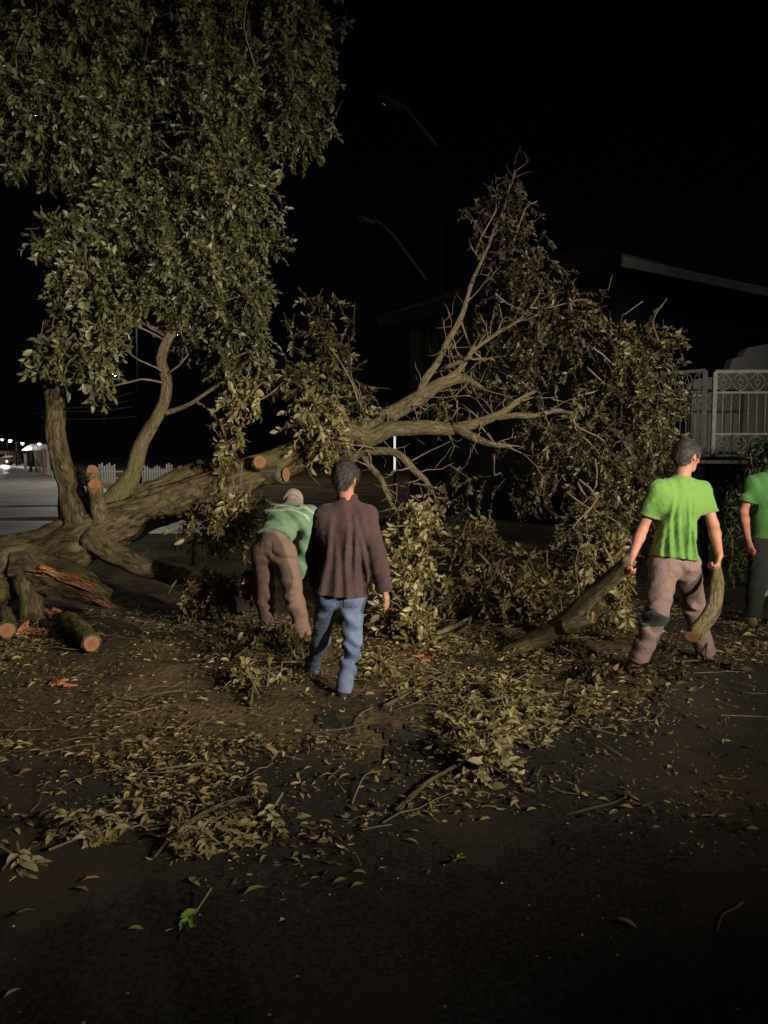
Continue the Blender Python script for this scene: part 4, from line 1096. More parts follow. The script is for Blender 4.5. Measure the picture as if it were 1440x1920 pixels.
def wall(a, b, label):
    o = empty('boundary_wall', (a.x, a.y, 0), label, 'wall')
    a, b = Vector((a.x, a.y, 0)), Vector((b.x, b.y, 0)); d = (b - a); ln = d.length; rot = Matrix.Rotation(math.atan2(d.y, d.x), 3, 'Z')
    MB().box(a.lerp(b, .5) + Vector((0, 0, (WT - .06) / 2 - .1)), (ln, .22, WT + .14), rot).build('wall_body', M['stone'], o)
    MB().box(a.lerp(b, .5) + Vector((0, 0, WT + .012)), (ln, .28, .05), rot).build('coping', M['stone'], o, False, .008)
wall(w0, w1 + Vector((-.10, 0, 0)), 'dark stone boundary wall under the grey railing, behind the felled crown')
wall(w1 + Vector((-.06, -.02, 0)), w2, 'dark stone boundary wall under the cream railing at the right edge')
def fence(label, a, b, zt, m, n, extra_stile=True):
    a = Vector((a.x, a.y, WT + .04)); b = Vector((b.x, b.y, WT + .04))
    o = empty('iron_railing', a, label, 'railing', 'iron railings on the boundary wall')
    d = (b - a); rot = Matrix.Rotation(math.atan2(d.y, d.x), 3, 'Z'); ln = d.length; mid = a.lerp(b, .5)
    H = zt - a.z
    for z, t in ((H, .045), (H - .28, .028), (.30, .028), (.045, .035)):
        MB().box(mid + Vector((0, 0, z)), (ln, .03, t), rot).build('rail', m, o, False, .004)
    for e in (a, b):
        MB().box(e + Vector((0, 0, H / 2 - .02)), (.055, .055, H + .03), rot).build('stile', m, o, False, .005)
    for i in range(1, n):
        p = a.lerp(b, i / n)
        MB().bar(p + Vector((0, 0, .30)), p + Vector((0, 0, H - .28)), .0095, n=6).build('bar', m, o, True)
    u = d.normalized()
    for i in range(0, n, 2):                                   # scroll work: a diamond ring between the rails, top and bottom
        for z0, hh in ((H - .14, .12), (.17, .11)):
            c = a.lerp(b, (i + 1) / n) + Vector((0, 0, z0)); s = ln / n * .92
            ring = [c + u * (s * math.cos(t)) * (.55 + .45 * abs(math.cos(t))) + Z1 * (hh * math.sin(t)) * (.6 + .4 * abs(math.sin(t))) for t in np.linspace(0, 6.283, 15)]
            MB().path(ring, .007, 5).build('scroll', m, o, True)
            ring = [c + u * (s * .34 * math.cos(t)) + Z1 * (hh * .34 * math.sin(t)) for t in np.linspace(0, 6.283, 11)]
            MB().path(ring, .006, 5).build('scroll', m, o, True)
            MB().bar(c - Z1 * (hh + .01), c - Z1 * hh * .34, .006, n=5).build('scroll', m, o, True)
            MB().bar(c + Z1 * (hh + .01), c + Z1 * hh * .34, .006, n=5).build('scroll', m, o, True)
zt = P(1340, 697, 10.5).z
fence('cream wrought iron railing panel with diamond scrolls at the right edge', w1, w2, zt, M['iron'], 14)
fence('dull grey wrought iron railing running back behind the felled crown', w0, w1 + Vector((-.12, .03, 0)), zt + .02, M['iron_grey'], 12)
# garden wall with a stepped shoulder behind the railing
def shoulder():
    a = P(1340, 850, 13.0)
    o = empty('garden_wall', (a.x, a.y, 0), 'light grey rendered wall with sloping shoulder behind the cream railing', 'wall')
    prof = [(1300, 1060), (1300, 712), (1352, 704), (1368, 690), (1374, 672), (1392, 668), (1402, 652), (1440, 645), (1620, 640), (1620, 1060)]
    fr = [P(x, y, 13.0) - Vector((0, 0, 0)) for x, y in prof]
    for v in (fr[0], fr[-1]): v.z = -.05
    bk = [v + Vector((0, .25, 0)) for v in fr]
    n = len(fr)
    MB().add(fr + bk, [tuple(range(n))[::-1], tuple(range(n, 2 * n))] + [(i, (i + 1) % n, n + (i + 1) % n, n + i) for i in range(n)]).build('wall_body', M['render'], o)
shoulder()
def house():
    e0, e1 = P(1166, 486, 16.0), P(1440, 536, 19.0)
    dr = (e1 - e0); dr.z = 0; u = dr.normalized(); back = Vector((-u.y, u.x, 0))
    ez = e0.z; E0 = Vector((e0.x, e0.y, ez)); E1 = E0 + u * 12; D = 9
    o = empty('house', (E0.x, E0.y, 0), 'dark house with a pale weathered roof edge behind the railing', 'house')
    rot = Matrix.Rotation(math.atan2(u.y, u.x), 3, 'Z')
    MB().box(E0.lerp(E1, .5) + Vector((0, 0, -.02)), (12, .05, .26), rot).build('fascia', M['fascia'], o, False, .006)
    MB().box((E0 + back * (D / 2)) + Vector((0, 0, -.02)) , (.05, D - .06, .26), rot).build('fascia', M['dark_render'], o, False, .006)
    c = E0.lerp(E1, .5) + back * (D / 2)
    MB().box(Vector((c.x, c.y, ez - .17)), (11.96, D - .06, .03), rot).build('soffit', M['dark_render'], o)
    wl = MB().box(Vector((c.x, c.y, (ez - .2) / 2)), (10.6, D - 1.4, ez - .2), rot).build('wall', M['dark_render'], o)
    # hipped roof of overlapping tile courses
    A = [E0 - u * .08 - back * .08, E1 + u * .08 - back * .08, E1 + u * .08 + back * (D + .08), E0 - u * .08 + back * (D + .08)]
    A = [Vector((v.x, v.y, ez + .10)) for v in A]
    r0 = E0 + u * 4 + back * (D / 2); r1 = E1 - u * 4 + back * (D / 2); r0.z = r1.z = ez + 1.9
    rf = empty('roof', (0, 0, 0)); rf.parent = o; rf.location = -o.location
    n = 12
    for sd, (p, q, s, t) in enumerate(((A[0], A[1], r1, r0), (A[3], A[0], r0, r0), (A[1], A[2], r1, r1), (A[2], A[3], r0, r1))):
        for i in range(n):
            f0, f1 = i / n, (i + 1.12) / n
            v = [p.lerp(t, f0), q.lerp(s, f0), q.lerp(s, min(f1, 1)), p.lerp(t, min(f1, 1))]
            v[0].z += .03; v[1].z += .03
            low_ = [w_ - Vector((0, 0, .03)) for w_ in v]
            tc = MB().add(v + low_, [(0, 1, 2, 3), (7, 6, 5, 4), (0, 4, 5, 1), (1, 5, 6, 2), (2, 6, 7, 3), (3, 7, 4, 0)])
            me = bpy.data.meshes.new('tile_course'); me.from_pydata(tc.v, [], tc.f); link('tile_course', me, rf, M['tile'])
    for k in (2.6, 6.2, 9.4):                                # windows in the front wall
        cw = E0 + u * k + back * .66; cw.z = ez - 1.5
        wf = MB().box(cw, (1.3, .10, 1.2), rot).build('window', M['tile'], o, False, .01)
        for s in (-.32, .32):
            MB().box(cw + u * s - back * .035, (.56, .04, 1.04), rot).build('pane', M['glass'], o)
house()
# shrubs in front of the wall
M['shrub'] = mat('shrub_leaf', [(0.0, (.030, .055, .016)), (0.5, (.055, .095, .028)), (1.0, (.10, .15, .05))], attr='tone', rough=.5, bump=0, spec=.3, transl=.15)
def shrub(label, base, clumps, stems, seed):
    r = np.random.RandomState(seed)
    o = empty('shrub', base, label, 'shrub', 'shrubs along the boundary wall')
    foliage(o, 'crown', clumps, r, 'twigs', M['shrub'])
    for s in stems:
        tube('stem', [P(*q[:3]) for q in s], [q[3] for q in s], o, M['limb_bark'], n=8, step=.08)
g1 = GP(1432, 1120)
shrub('leafy round shrub rising behind the worker at the right edge', (P(1430, 1010, 9.2).x, 9.2, gz(5, 9.2)), [CL(1430, 860, 9.2, 36, 38, .3, 60, .8, .07, .2), CL(1475, 850, 9.2, 45, 50, .4, 60, .6, .07, .2), CL(1440, 930, 9.3, 60, 50, .3, 50, .3, .07, .2)],
      [[(1436, 1135, 9.2, .03), (1434, 1000, 9.2, .025), (1432, 880, 9.2, .012)], [(1440, 1130, 9.2, .025), (1460, 990, 9.2, .02), (1470, 860, 9.2, .01)]], 4)
shrub('low dark creeper patch beside the right forearm of the man in lime green', (P(1372, 1100, 9.4).x, 9.4, gz(4.2, 9.4)), [CL(1372, 985, 9.4, 26, 75, .25, 44, .35, .06, .3), CL(1385, 1060, 9.2, 30, 40, .25, 26, .3, .06, .3)],
      [[(1376, 1125, 9.4, .018), (1372, 1020, 9.45, .014), (1370, 930, 9.45, .007)]], 6)
M['plank'] = mat('pale_plank', [(0.3, (.30, .25, .14)), (0.7, (.42, .36, .22))], 6, 6, .8, .3, 30, stretch=(1, 6, 6))
pk = MB().box(P(1432, 1088, 7.8), (.30, .14, .05), Matrix.Rotation(rad(8), 3, 'Z') @ Matrix.Rotation(rad(-12), 3, 'Y')).build('wood_block', M['plank'], None, False, .008)
bb = MB()
pb = P(1432, 1088, 7.8)
pk.data.transform(Matrix.Translation(-pb)); pk.location = (pb.x, pb.y, gz(pb.x, pb.y) + .24)
st_ = tag(pk, 'pale yellowish wood slab near the feet of the worker at the right edge', 'wood')

# ================================================================== street lamps and far lights
M['pole'] = mat('dark_pole', [(0.3, (.004, .004, .004)), (0.7, (.008, .008, .007))], 6, 5, .95, .3, 30, spec=.05)
M['lamp_arm'] = mat('galvanised_arm', [(0.3, (.07, .07, .075)), (0.7, (.10, .10, .105))], 10, 4, .9, .1, 40, spec=.1)
def dead_lamp(label, head, arm, pole_x, d):
    base = Vector((P(pole_x, 850, d).x, d, 0))
    o = empty('street_lamp', base, label, 'street lamp', 'unlit street lamps')
    pts = [P(x, y, dd) for x, y, dd in arm]
    top = Vector((base.x, d, pts[-1].z - .1))
    pts2, rs = catmull(pts, [.045] * len(pts), .2)
    MB().path(pts2, .032, 8).build('arm', M['lamp_arm'], o, True)
    MB().bar(Vector((base.x, d, -.1)), top + Vector((0, 0, .12)), .055, .04, 12).build('pole', M['pole'], o, True)
    h = P(*head); q = (pts[0] - pts[1]).normalized()
    rot = q.to_track_quat('X', 'Z').to_matrix()
    MB().box(h, (.55, .2, .10), rot).build('lamp_head', M['lamp_arm'], o, True, .05)
    MB().box(h - rot @ Vector((0, 0, .075)), (.42, .18, .04), rot).build('lens', M['glass'], o, True, .012)
dead_lamp('unlit street lamp with a long curved arm, the lower one in the black sky', (688, 413, 22.0), [(700, 413, 22), (716, 420, 22), (738, 442, 22), (765, 478, 22), (800, 525, 22)], 806, 22.0)
dead_lamp('unlit street lamp on a slanting arm, the upper one in the black sky', (731, 191, 16.0), [(742, 192, 16), (760, 202, 16), (790, 238, 16), (820, 274, 16)], 826, 16.0)
M['white_post'] = mat('white_paint', [(0.3, (.62, .62, .60)), (0.7, (.78, .78, .76))], 6, 4, .6, .1, 30)
M['tube'] = emit('post_added_glow', (.92, 1.0, .95), .55)  # glow added to brighten the far white post; no lamp known there
pp = P(740, 850, 24.0)
po = empty('added_glow_post', (pp.x, pp.y, 0), 'thin white upright post, its glow added, seen behind the leaning trunk', 'lamp')
MB().bar((pp.x, pp.y, -.1), (pp.x, pp.y, P(740, 884, 24).z), .03, n=8).build('post', M['pole'], po, True)
MB().bar((pp.x, pp.y, P(740, 884, 24).z), (pp.x, pp.y, P(740, 775, 24).z), .034, n=10).build('added_glow', M['tube'], po, True)
MB().bar((pp.x, pp.y, P(740, 775, 24).z), (pp.x, pp.y, P(740, 773, 24).z), .045, .03, n=10).build('end_cap', M['pole'], po, True)
M['lit'] = emit('lit_lamp', (1.0, .96, .86), 9.0)
M['lit_far'] = emit('lit_lamp_far', (1.0, .95, .88), 4.0)
M['tail'] = emit('tail_light', (1.0, .16, .05), 1.6)
def lit_lamp(label, px, py, d, power, arm=1.2, head=.13, m='lit', group='lit street lamps far down the street'):
    h = P(px, py, d)
    o = empty('street_lamp', (h.x - arm, d, 0), label, 'street lamp', group)
    MB().bar((h.x - arm, d, -.1), (h.x - arm, d, h.z - .25), .09, .06, 8).build('pole', M['pole'], o, True)
    MB().path([(h.x - arm, d, h.z - .27), (h.x - arm, d, h.z + .05), (h.x - arm * .6, d, h.z + .22), (h.x, d, h.z + head + .06)], .04, 6).build('arm', M['pole'], o, True)
    me = sphere_mesh(head); me.name = 'bulb'
    b = link('bulb', me, o, M[m]); b.location = h - o.location
    MB().bar((h.x, d, h.z + head * .35), (h.x, d, h.z + head * 1.2), head * 1.35, head * .5, 10).build('shade', M['pole'], o, True)
    if power:
        l = bpy.data.lights.new('lamp_light', 'POINT'); l.energy = power; l.color = (1.0, .93, .84); l.shadow_soft_size = .2
        lo_ = bpy.data.objects.new('lamp_light', l); COL.objects.link(lo_); lo_.parent = o; lo_.location = h - o.location - Vector((0, 0, head + .12))
lit_lamp('small lit street lamp shining white just under the hanging leaves', 213, 703, 71, 900, 1.0, .17)
lit_lamp('added lamp on a dark pole between the two leafy stems, put in to light the far street', 205, 540, 44, 2400, -1.5, .12)  # added lamp, tucked into the crown, brightens the far street and picket fence
lit_lamp('leftmost tiny white lamp at the end of the street', 4, 824, 120, 260, -.8, .22, 'lit_far')
lit_lamp('second tiny white lamp at the end of the street', 19, 826, 112, 260, -.8, .24, 'lit_far')
lit_lamp('third tiny white lamp at the end of the street, above the pale roof', 42, 831, 100, 220, .8, .2, 'lit_far')
lit_lamp('fourth tiny white lamp at the end of the street, next to the leafy stem', 74, 832, 95, 220, .8, .2, 'lit_far')
# overhead wires by the lit lamp
for i, (y0, y1, x0, x1) in enumerate(((776, 735, 60, 250), (764, 752, 90, 240), (781, 780, 70, 260), (770, 762, 80, 250))):
    a, b = P(x0, y0, 66), P(x1, y1, 66)
    pts = [a.lerp(b, t) - Vector((0, 0, .5 * 4 * t * (1 - t) * .5)) for t in np.linspace(0, 1, 12)]
    o = MB().path(pts, .025, 5).build('overhead_wire', M['lamp_arm'], None, True)
    tag(o, ('topmost', 'second', 'lowest', 'third')[i] + ' of the overhead wires below the small lit lamp', 'wire', 'overhead wires')
# pale posts along the street
M['pale'] = mat('pale_plaster', [(0.3, (.50, .46, .44)), (0.7, (.66, .62, .58))], 2, 5, .8, .2, 20)
M['pinkish'] = mat('pinkish_plaster', [(0.3, (.42, .27, .22)), (0.7, (.52, .36, .30))], 2, 5, .8, .2, 20)
names = ['leftmost', 'second', 'third', 'fourth', 'fifth', 'sixth', 'seventh']
for i, (px, d, h, m) in enumerate(((47, 74, 1.7, 'pale'), (57, 71, 1.9, 'lamp_arm'), (67, 68, 2.0, 'pale'), (74, 66, 1.9, 'pinkish'), (82, 63, 2.1, 'pinkish'), (90, 60, 2.1, 'pale'), (99, 57, 2.2, 'pale'))):
    b = P(px, 850, d)
    o = empty('gate_post', (b.x, d, 0), names[i] + ' of the row of pale posts beside the far street', 'post', 'posts beside the far street')
    MB().box((b.x, d, h / 2 - .05), (.26, .26, h), Matrix.Rotation(.4, 3, 'Z')).build('shaft', M[m], o, False, .02)
    MB().box((b.x, d, h + .0), (.36, .36, .10), Matrix.Rotation(.4, 3, 'Z')).build('post_cap', M[m], o, False, .03)
# white picket fence and hedge behind the trunk
pf = empty('picket_fence', P(230, 905, 46) * Vector((1, 1, 0)), 'white picket fence glimpsed between the stems above the trunk', 'fence')
for i, px in enumerate(np.arange(186, 216, 4.6)):
    b = P(px, 850, 46); h = 1.15 + .1 * math.sin(i * 2.1)
    MB().add([(b.x - .05, 46, -.05), (b.x + .05, 46, -.05), (b.x + .05, 46, h - .08), (b.x, 46, h), (b.x - .05, 46, h - .08), (b.x - .05, 46.03, -.05), (b.x + .05, 46.03, -.05), (b.x + .05, 46.03, h - .08), (b.x, 46.03, h), (b.x - .05, 46.03, h - .08)],
             [(0, 1, 2, 3, 4), (9, 8, 7, 6, 5), (0, 5, 6, 1), (1, 6, 7, 2), (2, 7, 8, 3), (3, 8, 9, 4), (4, 9, 5, 0)]).build('picket', M['white_post'], pf)
for i, px in enumerate(np.arange(266, 350, 4.6)):
    b = P(px, 850, 46); h = .98 + .10 * math.sin(i * 1.3) + (.15 if 9 < i < 13 else 0)
    MB().add([(b.x - .05, 46, -.05), (b.x + .05, 46, -.05), (b.x + .05, 46, h - .08), (b.x, 46, h), (b.x - .05, 46, h - .08), (b.x - .05, 46.03, -.05), (b.x + .05, 46.03, -.05), (b.x + .05, 46.03, h - .08), (b.x, 46.03, h), (b.x - .05, 46.03, h - .08)],
             [(0, 1, 2, 3, 4), (9, 8, 7, 6, 5), (0, 5, 6, 1), (1, 6, 7, 2), (2, 7, 8, 3), (3, 8, 9, 4), (4, 9, 5, 0)]).build('picket', M['white_post'], pf)
for z in (.3, .7):
    a, b = P(180, 850, 46.06), P(355, 850, 46.06)
    MB().box(((a.x + b.x) / 2, 46.06, z), (b.x - a.x, .04, .07)).build('rail', M['white_post'], pf)
hd = P(142, 850, 34)
ho = empty('hedge_bush', (hd.x, 34, 0), 'pale lit bush between the two leafy stems beside the far street', 'bush')
foliage(ho, 'crown', [((hd.x, 34, .55), (.45, .4, .55), 90, .75, .10, .1)], np.random.RandomState(8), 'twigs', M['shrub'])
# low building at the end of the street
def far_house(label, px0, px1, d, h, rh, mw, mr):
    a, b = P(px0, 850, d), P(px1, 850, d); wd = b.x - a.x; c = (a.x + b.x) / 2
    o = empty('far_house', (c, d, 0), label, 'house', 'low houses at the end of the street')
    MB().box((c, d + 2, h / 2 - .1), (wd, 4, h)).build('wall', M[mw], o)
    v = [(c - wd / 2 - .3, d - .4, h - .05), (c + wd / 2 + .3, d - .4, h - .05), (c + wd / 2 + .3, d + 4.4, h - .05), (c - wd / 2 - .3, d + 4.4, h - .05), (c - wd / 2 - .3, d + 2, h + rh), (c + wd / 2 + .3, d + 2, h + rh)]
    MB().add(v, [(0, 1, 5, 4), (2, 3, 4, 5), (0, 4, 3), (1, 2, 5), (3, 2, 1, 0)]).build('roof', M[mr], o)
    MB().box((c - wd * .2, d - .03, 1.0), (.9, .08, 2.0)).build('door', M['pole'], o)
    MB().box((c + wd * .2, d - .03, 1.3), (.9, .08, .8)).build('window', M['glass'], o)
far_house('low house with a pale lit roof at the end of the street', 48, 100, 100, 2.2, .8, 'dark_render', 'pale')
far_house('low house with a pinkish front at the end of the street, far left', -30, 17, 128, 2.3, .7, 'pinkish', 'tile')
def car():
    c = P(4, 850, 108); d = 108
    o = empty('car', (c.x, d, 0), 'distant car with its headlights on at the left edge', 'car')
    prof = [(-.85, .28), (.85, .28), (.9, .75), (.82, .92), (.62, 1.42), (-.62, 1.42), (-.82, .92), (-.9, .75)]
    n = len(prof); rings = [(0, 1, .62), (.25, 1, .78), (1.2, 1, .86), (2.0, 1, 1.0), (3.2, 1, 1.0), (4.1, .97, .75)]
    V = []
    for y, sx, sz in rings:
        V += [(c.x + x * sx, d + y, .25 + (z - .25) * sz) for x, z in prof]
    Fc = [tuple(range(n))[::-1], tuple(range((len(rings) - 1) * n, len(rings) * n))]
    for k in range(len(rings) - 1): Fc += [(k * n + i, k * n + (i + 1) % n, (k + 1) * n + (i + 1) % n, (k + 1) * n + i) for i in range(n)]
    MB().add(V, Fc).build('body', M['pinkish'], o, False)
    for sx in (-.62, .62):
        MB().bar((c.x + sx, d - .03, .66), (c.x + sx, d + .03, .66), .10, n=10).build('headlight', M['lit'], o)
        for y in (.8, 3.3):
            MB().bar((c.x + sx * 1.25, d + y, .32), (c.x + sx * 1.44, d + y, .32), .32, n=14).build('wheel', M['blacktool'], o)
    MB().box((c.x, d + 1.3, 1.12), (1.2, .05, .36)).build('windscreen', M['glass'], o)
    for sx in (-.62, .62):
        l = bpy.data.lights.new('car_beam', 'SPOT'); l.energy = 130000; l.spot_size = rad(6.4); l.spot_blend = .15; l.shadow_soft_size = .1; l.color = (1, .96, .9)
        lo_ = bpy.data.objects.new('car_beam', l); COL.objects.link(lo_); lo_.parent = o
        lo_.location = (sx, -.1, .72)
        lo_.rotation_euler = (Vector((-18, 30, .7)) - Vector((c.x, d, .7)) + Vector((0, 0, -85 * math.tan(rad(3.42))))).to_track_quat('-Z', 'Y').to_euler()
car()
# ================================================================== litter on the ground
lr = np.random.RandomState(23)
def litter_density(x, y):
    """how thick the litter lies, 0..1"""
    edge = smooth(3.0, 4.1, y + .25 * sn(x, y, 2, 1.8)) * (1 - smooth(7.6, 9.0, y))
    right = 1 - smooth(.9, 2.6, x) * (1 - .7 * smooth(5.0, 5.8, y))
    fr = .16 + .84 * smooth(-.30, .60, sn(x, y, 7, 1.6) + .35 * sn(x, y, 2, 5.5))
    bare = 1 - .75 * np.exp(-((x + 1.75) / .8) ** 2 - ((y - 6.5) / .6) ** 2)
    return edge * right * fr * bare
def litter(name, n, lo, hi, lmean, zlift, tone, label, mtl, power=1.0):
    x = lr.uniform(lo[0], hi[0], n); y = lr.uniform(lo[1], hi[1], n)
    keep = lr.uniform(size=n) < litter_density(x, y) ** power
    x, y = x[keep], y[keep]; k = len(x)
    ln = lmean * (.45 + 1.1 * lr.uniform(0, 1, k) ** 1.5); wd = ln * lr.uniform(.24, .42, k)
    z = gh(x, y) + .014 + zlift * lr.uniform(0, 1, k) ** 2
    a = lr.uniform(0, 6.283, k)
    d = np.stack([np.cos(a), np.sin(a), lr.normal(size=k) * .18 + .05], -1)
    nr = np.stack([lr.normal(size=k) * .45, lr.normal(size=k) * .45 - .15, lr.choice([1.0, 1.0, -1.0], k)], -1)
    V, T3, Q4 = leaf_arrays(np.stack([x, y, z], -1), d, unit(nr), ln, wd)
    floor = gh(V[:, 0], V[:, 1]) + .0125
    V[:, 2] = np.maximum(V[:, 2], floor)
    tn = np.clip(lr.choice(tone, k) + lr.normal(size=k) * .07, 0, .94)
    me = npmesh(name, V, [T3, Q4], True, {'tone': ('FLOAT', np.repeat(tn, 8))})
    return tag(link(name, me, None, mtl), label, 'leaves', None, 'stuff')
litter('leaf_litter', 60000, (-5.5, 2.9), (4.2, 8.6), .040, .03, [.25, .4, .5, .65, .75, .85], 'trampled fallen leaves strewn over the verge and road edge', M['litter'])
litter('leaf_litter', 8500, (-4.5, 2.9), (4.2, 7.4), .066, .05, [.5, .7, .8, .88, .93], 'larger fresh leaves scattered over the trampled litter', M['litter'], 1.6)
def twigs(name, n, label):
    r = random.Random(31); mb = MB(); k = 0
    while k < n:
        x, y = r.uniform(-4.5, 3.6), r.uniform(3.3, 8.2)
        if r.random() > float(litter_density(x, y)) + .03: continue
        a = r.random() * 6.28; l = r.uniform(.08, .5); b = r.gauss(0, .4)
        pts = []
        px, py = x, y
        for s in range(5):
            pts.append(Vector((px, py, gz(px, py) + .018 + .02 * r.random()))); px += math.cos(a) * l / 4; py += math.sin(a) * l / 4; a += b * .35 + r.gauss(0, .18)
        w_ = r.uniform(.002, .0055)
        mb.path(pts, [w_, w_ * .95, w_ * .85, w_ * .7, w_ * .4], 4); k += 1
    o = mb.build(name, M['twig'], None, True)
    tag(o, label, 'twigs', None, 'stuff')
twigs('twig_litter', 420, 'thin bare twigs scattered among the fallen leaves')
# crumbs of bark, soil and sawdust
def crumbs():
    n = 30000
    x = lr.uniform(-5.5, 4.2, n); y = lr.uniform(2.2, 8.4, n)
    keep = lr.uniform(size=n) < litter_density(x, y) * .9 + .05
    x, y = x[keep], y[keep]; k = len(x)
    s = lr.uniform(.002, .008, k) * (1 + 1.2 * (lr.uniform(size=k) > .96))
    T = np.array([(1, 0, 0), (-.5, .87, 0), (-.5, -.87, 0), (0, 0, .9)])
    a = lr.uniform(0, 6.28, k); c, q = np.cos(a), np.sin(a)
    Vx = T[None, :, 0] * c[:, None] - T[None, :, 1] * q[:, None]; Vy = T[None, :, 0] * q[:, None] + T[None, :, 1] * c[:, None]
    V = np.stack([x[:, None] + Vx * s[:, None] * 1.3, y[:, None] + Vy * s[:, None], (gh(x, y) + .0115)[:, None] + T[None, :, 2] * s[:, None]], -1).reshape(-1, 3)
    Fc = (np.array([(0, 1, 3), (1, 2, 3), (2, 0, 3)])[None] + (np.arange(k) * 4)[:, None, None]).reshape(-1, 3)
    tn = np.clip(lr.choice([.1, .3, .5, .85, .92], k), 0, 1)
    tag(link('bark_crumbs', npmesh('bark_crumbs', V, [Fc], False, {'tone': ('FLOAT', np.repeat(tn, 4))}), None, M['litter']), 'crumbs of bark, soil and sawdust over the road edge', 'crumbs', None, 'stuff')
crumbs()
# leafy branches lying on the ground, each one a thing
def leafy_branch(label, rows, sprays, seed, tone, ll=.085, r0=.014, group='leafy branches lying on the road', flat=1.0, lm=None):
    r = np.random.RandomState(seed)
    pts = [GP(x, y) + Vector((0, 0, h)) for x, y, h in rows]
    o = empty('leafy_branch', pts[0] * Vector((1, 1, 0)) + Vector((0, 0, gz(pts[0].x, pts[0].y))), label, 'branch', group)
    tube('stem', pts, [r0 * (1 - .7 * i / (len(pts) - 1)) for i in range(len(pts))], o, M['limb_bark'], n=7, step=.05)
    cl = []
    for (px, py, h, rx, ry, rz, n) in sprays:
        g = GP(px, py); cl.append(((g.x, g.y, g.z + h), (rx, ry, rz), n, tone, ll, .0))
    if cl: foliage(o, 'leaves', cl, r, 'twigs', m=lm or (M['pale_leaf'] if tone > .5 else None), tm=None if tone > .5 else M['twig_dark'], flat=flat)
    return o
leafy_branch('bright bushy cut branch with pale leaf tuft nearest the camera, right of centre', [(742, 1528, .02), (800, 1478, .03), (860, 1452, .06), (930, 1410, .08), (1000, 1370, .07)], [(925, 1452, .05, .20, .16, .04, 26), (880, 1405, .05, .26, .24, .04, 22), (965, 1395, .05, .28, .24, .04, 20)], 1, .84, .072, flat=.5)
leafy_branch('spread of small leaved branches on the road behind the bright bushy tuft', [(840, 1350, .03), (930, 1330, .07), (1020, 1320, .06), (1090, 1300, .05)], [(900, 1340, .04, .36, .28, .04, 40), (1010, 1320, .05, .40, .34, .04, 40), (960, 1290, .04, .36, .34, .04, 26)], 2, .62, .055, flat=.5)
leafy_branch('rusty brown withered branch lying towards the boots of the man in lime green', [(1130, 1292, .03), (1105, 1262, .06), (1080, 1232, .05)], [(1110, 1275, .06, .13, .16, .06, 16), (1085, 1240, .06, .10, .12, .05, 9)], 3, .17, .07)
leafy_branch('brown withered heap of twigs in front of the feet of the stooping worker', [(440, 1240, .03), (490, 1215, .08), (550, 1205, .10)], [(500, 1215, .11, .30, .2, .12, 34), (560, 1235, .09, .18, .15, .1, 20), (450, 1225, .07, .16, .14, .07, 12)], 4, .38, .07)
leafy_branch('clump of long pale leaves on the asphalt at lower left', [(250, 1560, .02), (190, 1550, .04), (130, 1575, .03)], [(190, 1555, .03, .26, .16, .02, 13), (130, 1580, .03, .14, .10, .015, 5)], 5, .84, .060, flat=.2)
leafy_branch('larger sprawl of fresh green leaves in the lower left foreground', [(470, 1500, .02), (400, 1530, .04), (330, 1580, .05), (290, 1620, .03)], [(390, 1560, .03, .36, .2, .02, 16), (330, 1600, .03, .25, .14, .02, 9), (440, 1520, .03, .3, .2, .02, 10)], 6, .80, .056, flat=.2)
leafy_branch('pair of green leaf sprigs at the left edge of the asphalt', [(60, 1618, .02), (30, 1615, .03), (5, 1640, .02)], [(35, 1618, .03, .06, .05, .02, 2)], 7, .93, .085, flat=.2)
leafy_branch('bright green sprig lying alone on the dark foreground asphalt', [(352, 1748, .012), (345, 1742, .02), (338, 1738, .02)], [(345, 1742, .02, .022, .02, .008, 1)], 8, .9, .06, .004, flat=.35, lm=M['fresh_leaf'])
leafy_branch('tiny green sprig on the bare asphalt below the bushy tuft', [(862, 1622, .012), (858, 1612, .02), (855, 1606, .02)], [(859, 1612, .02, .02, .02, .006, 1)], 9, .82, .045, .003, flat=.35, lm=M['fresh_leaf'])
leafy_branch('forked bare twig with a few curled leaves on the asphalt at right', [(1060, 1532, .01), (1110, 1520, .015), (1150, 1512, .02), (1180, 1500, .03)], [(1175, 1502, .02, .03, .03, .015, 2)], 10, .62, .045, .006, flat=.2)
leafy_branch('small leafy branch on the litter just left of the shoes in blue jeans', [(470, 1330, .03), (480, 1290, .07), (520, 1270, .08)], [(490, 1290, .06, .22, .16, .06, 16)], 11, .65, .065)
leafy_branch('low drift of twigs and small leaves right of the shoes in blue jeans', [(720, 1330, .02), (790, 1300, .05), (850, 1270, .04)], [(780, 1300, .04, .35, .3, .05, 34), (730, 1250, .04, .3, .25, .05, 22)], 12, .55, .055, flat=.4)
leafy_branch('strewn dry twigs under the boots of the man in lime green', [(1190, 1268, .02), (1260, 1255, .05), (1330, 1246, .04)], [(1250, 1262, .03, .30, .14, .04, 12), (1340, 1252, .03, .16, .12, .05, 9)], 13, .28, .07)
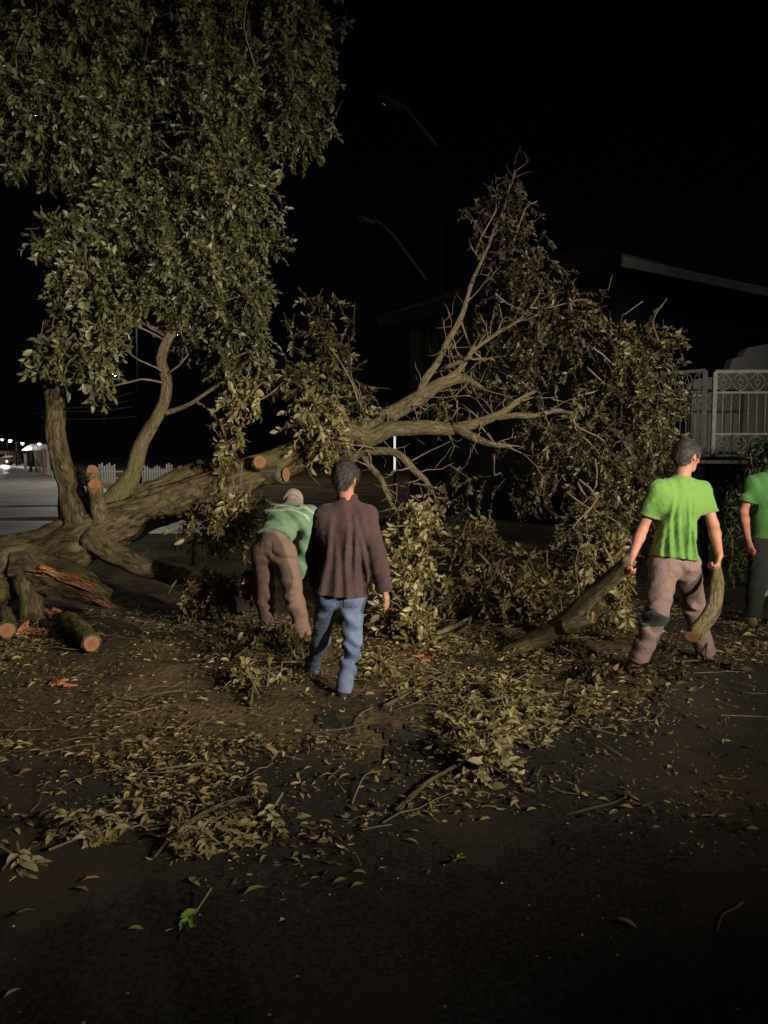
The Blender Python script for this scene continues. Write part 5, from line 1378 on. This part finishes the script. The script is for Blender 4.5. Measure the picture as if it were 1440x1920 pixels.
# single bare sticks
def stick(label, rows, r0):
    pts = [GP(x, y) + Vector((0, 0, h)) for x, y, h in rows]
    o = tube('stick', pts, [r0 * (1 - .55 * i / (len(pts) - 1)) for i in range(len(pts))], None, M['twig'], n=7, step=.03, rough=.2, origin=pts[0])
    tag(o, label, 'stick', 'bare sticks on the ground')
stick('curved pale twig alone on the dark asphalt at lower right', [(1392, 1698, .016), (1378, 1712, .02), (1355, 1722, .018), (1343, 1756, .016)], .006)
stick('long straight stick across the litter left of centre', [(288, 1452, .025), (350, 1448, .04), (420, 1436, .03)], .007)
stick('thin slanting stick left of the blue jeans, on the trampled leaves', [(230, 1350, .03), (270, 1342, .04), (300, 1332, .03)], .006)
stick('short pale stick lying on bare asphalt below the forked branch stem', [(672, 1564, .016), (705, 1558, .02), (735, 1552, .016)], .005)
stick('thin light stick at the right edge of the road', [(1345, 1346, .016), (1400, 1348, .02), (1450, 1350, .016)], .005)
stick('kinked twig standing off the litter in the middle foreground', [(660, 1512, .016), (678, 1480, .05), (690, 1460, .03), (715, 1452, .02)], .005)
# the leaves that show largest, each one a thing
base = leaf_arrays(np.zeros((1, 3)), np.array([[0, 1.0, 0]]), np.array([[0, 0, 1.0]]), np.ones(1), np.ones(1) * .33)
LM = []
for v in (.35, .5, .65, .72, .8, .88, .96):
    me = npmesh('fallen_leaf', base[0], [base[1], base[2]], True, {'tone': ('FLOAT', np.full(8, v))}); me.materials.append(M['litter']); LM.append(me)
def big_leaf(label, px, py, l, ang, tone, group):
    g = GP(px, py); o = link('fallen_leaf', LM[tone])
    o.location = g + Vector((0, 0, .024)); o.scale = (l, l, l)
    o.rotation_euler = (rad(random.uniform(-8, 14)), rad(random.uniform(-16, 16)), ang)
    tag(o, label, 'leaf', group)
big_leaf('single dry curled leaf alone on the asphalt at lower right', 1195, 1752, .105, .75, 5, 'single leaves on bare asphalt')
big_leaf('orange dead leaf on the asphalt at lower left, below the long leaves', 150, 1664, .10, -.9, 6, 'single leaves on bare asphalt')
big_leaf('tan leaf beside the orange dead leaf at lower left', 168, 1682, .085, 1.3, 4, 'single leaves on bare asphalt')
big_leaf('broad grey green leaf at the edge of the bare asphalt, left of centre', 455, 1690, .11, -.9, 3, 'single leaves on bare asphalt')
big_leaf('small pale leaf lying by the left edge of the dark asphalt', 20, 1735, .09, -1.0, 2, 'single leaves on bare asphalt')
big_leaf('thin yellowish leaf left of the bright green sprig', 270, 1754, .06, 1.6, 4, 'single leaves on bare asphalt')
big_leaf('pale leaf at the lowest left corner of the asphalt', 6, 1885, .08, -.5, 4, 'single leaves on bare asphalt')
big_leaf('pale oblong leaf on the asphalt below the bright bushy tuft', 925, 1522, .075, 1.5, 5, 'single leaves on bare asphalt')
rl = random.Random(77); made = 0
while made < 170:
    px, py = rl.uniform(0, 1000), rl.uniform(1420, 1660)
    g = GP(px, py)
    if rl.random() > float(litter_density(g.x, g.y)) * 1.1: continue
    big_leaf('long fallen leaf on the leaf strewn edge of the asphalt', px, py, rl.uniform(.05, .085), rl.uniform(0, 6.28), rl.choice((1, 3, 4, 4, 5, 5)), 'long leaves on the edge of the asphalt')
    made += 1
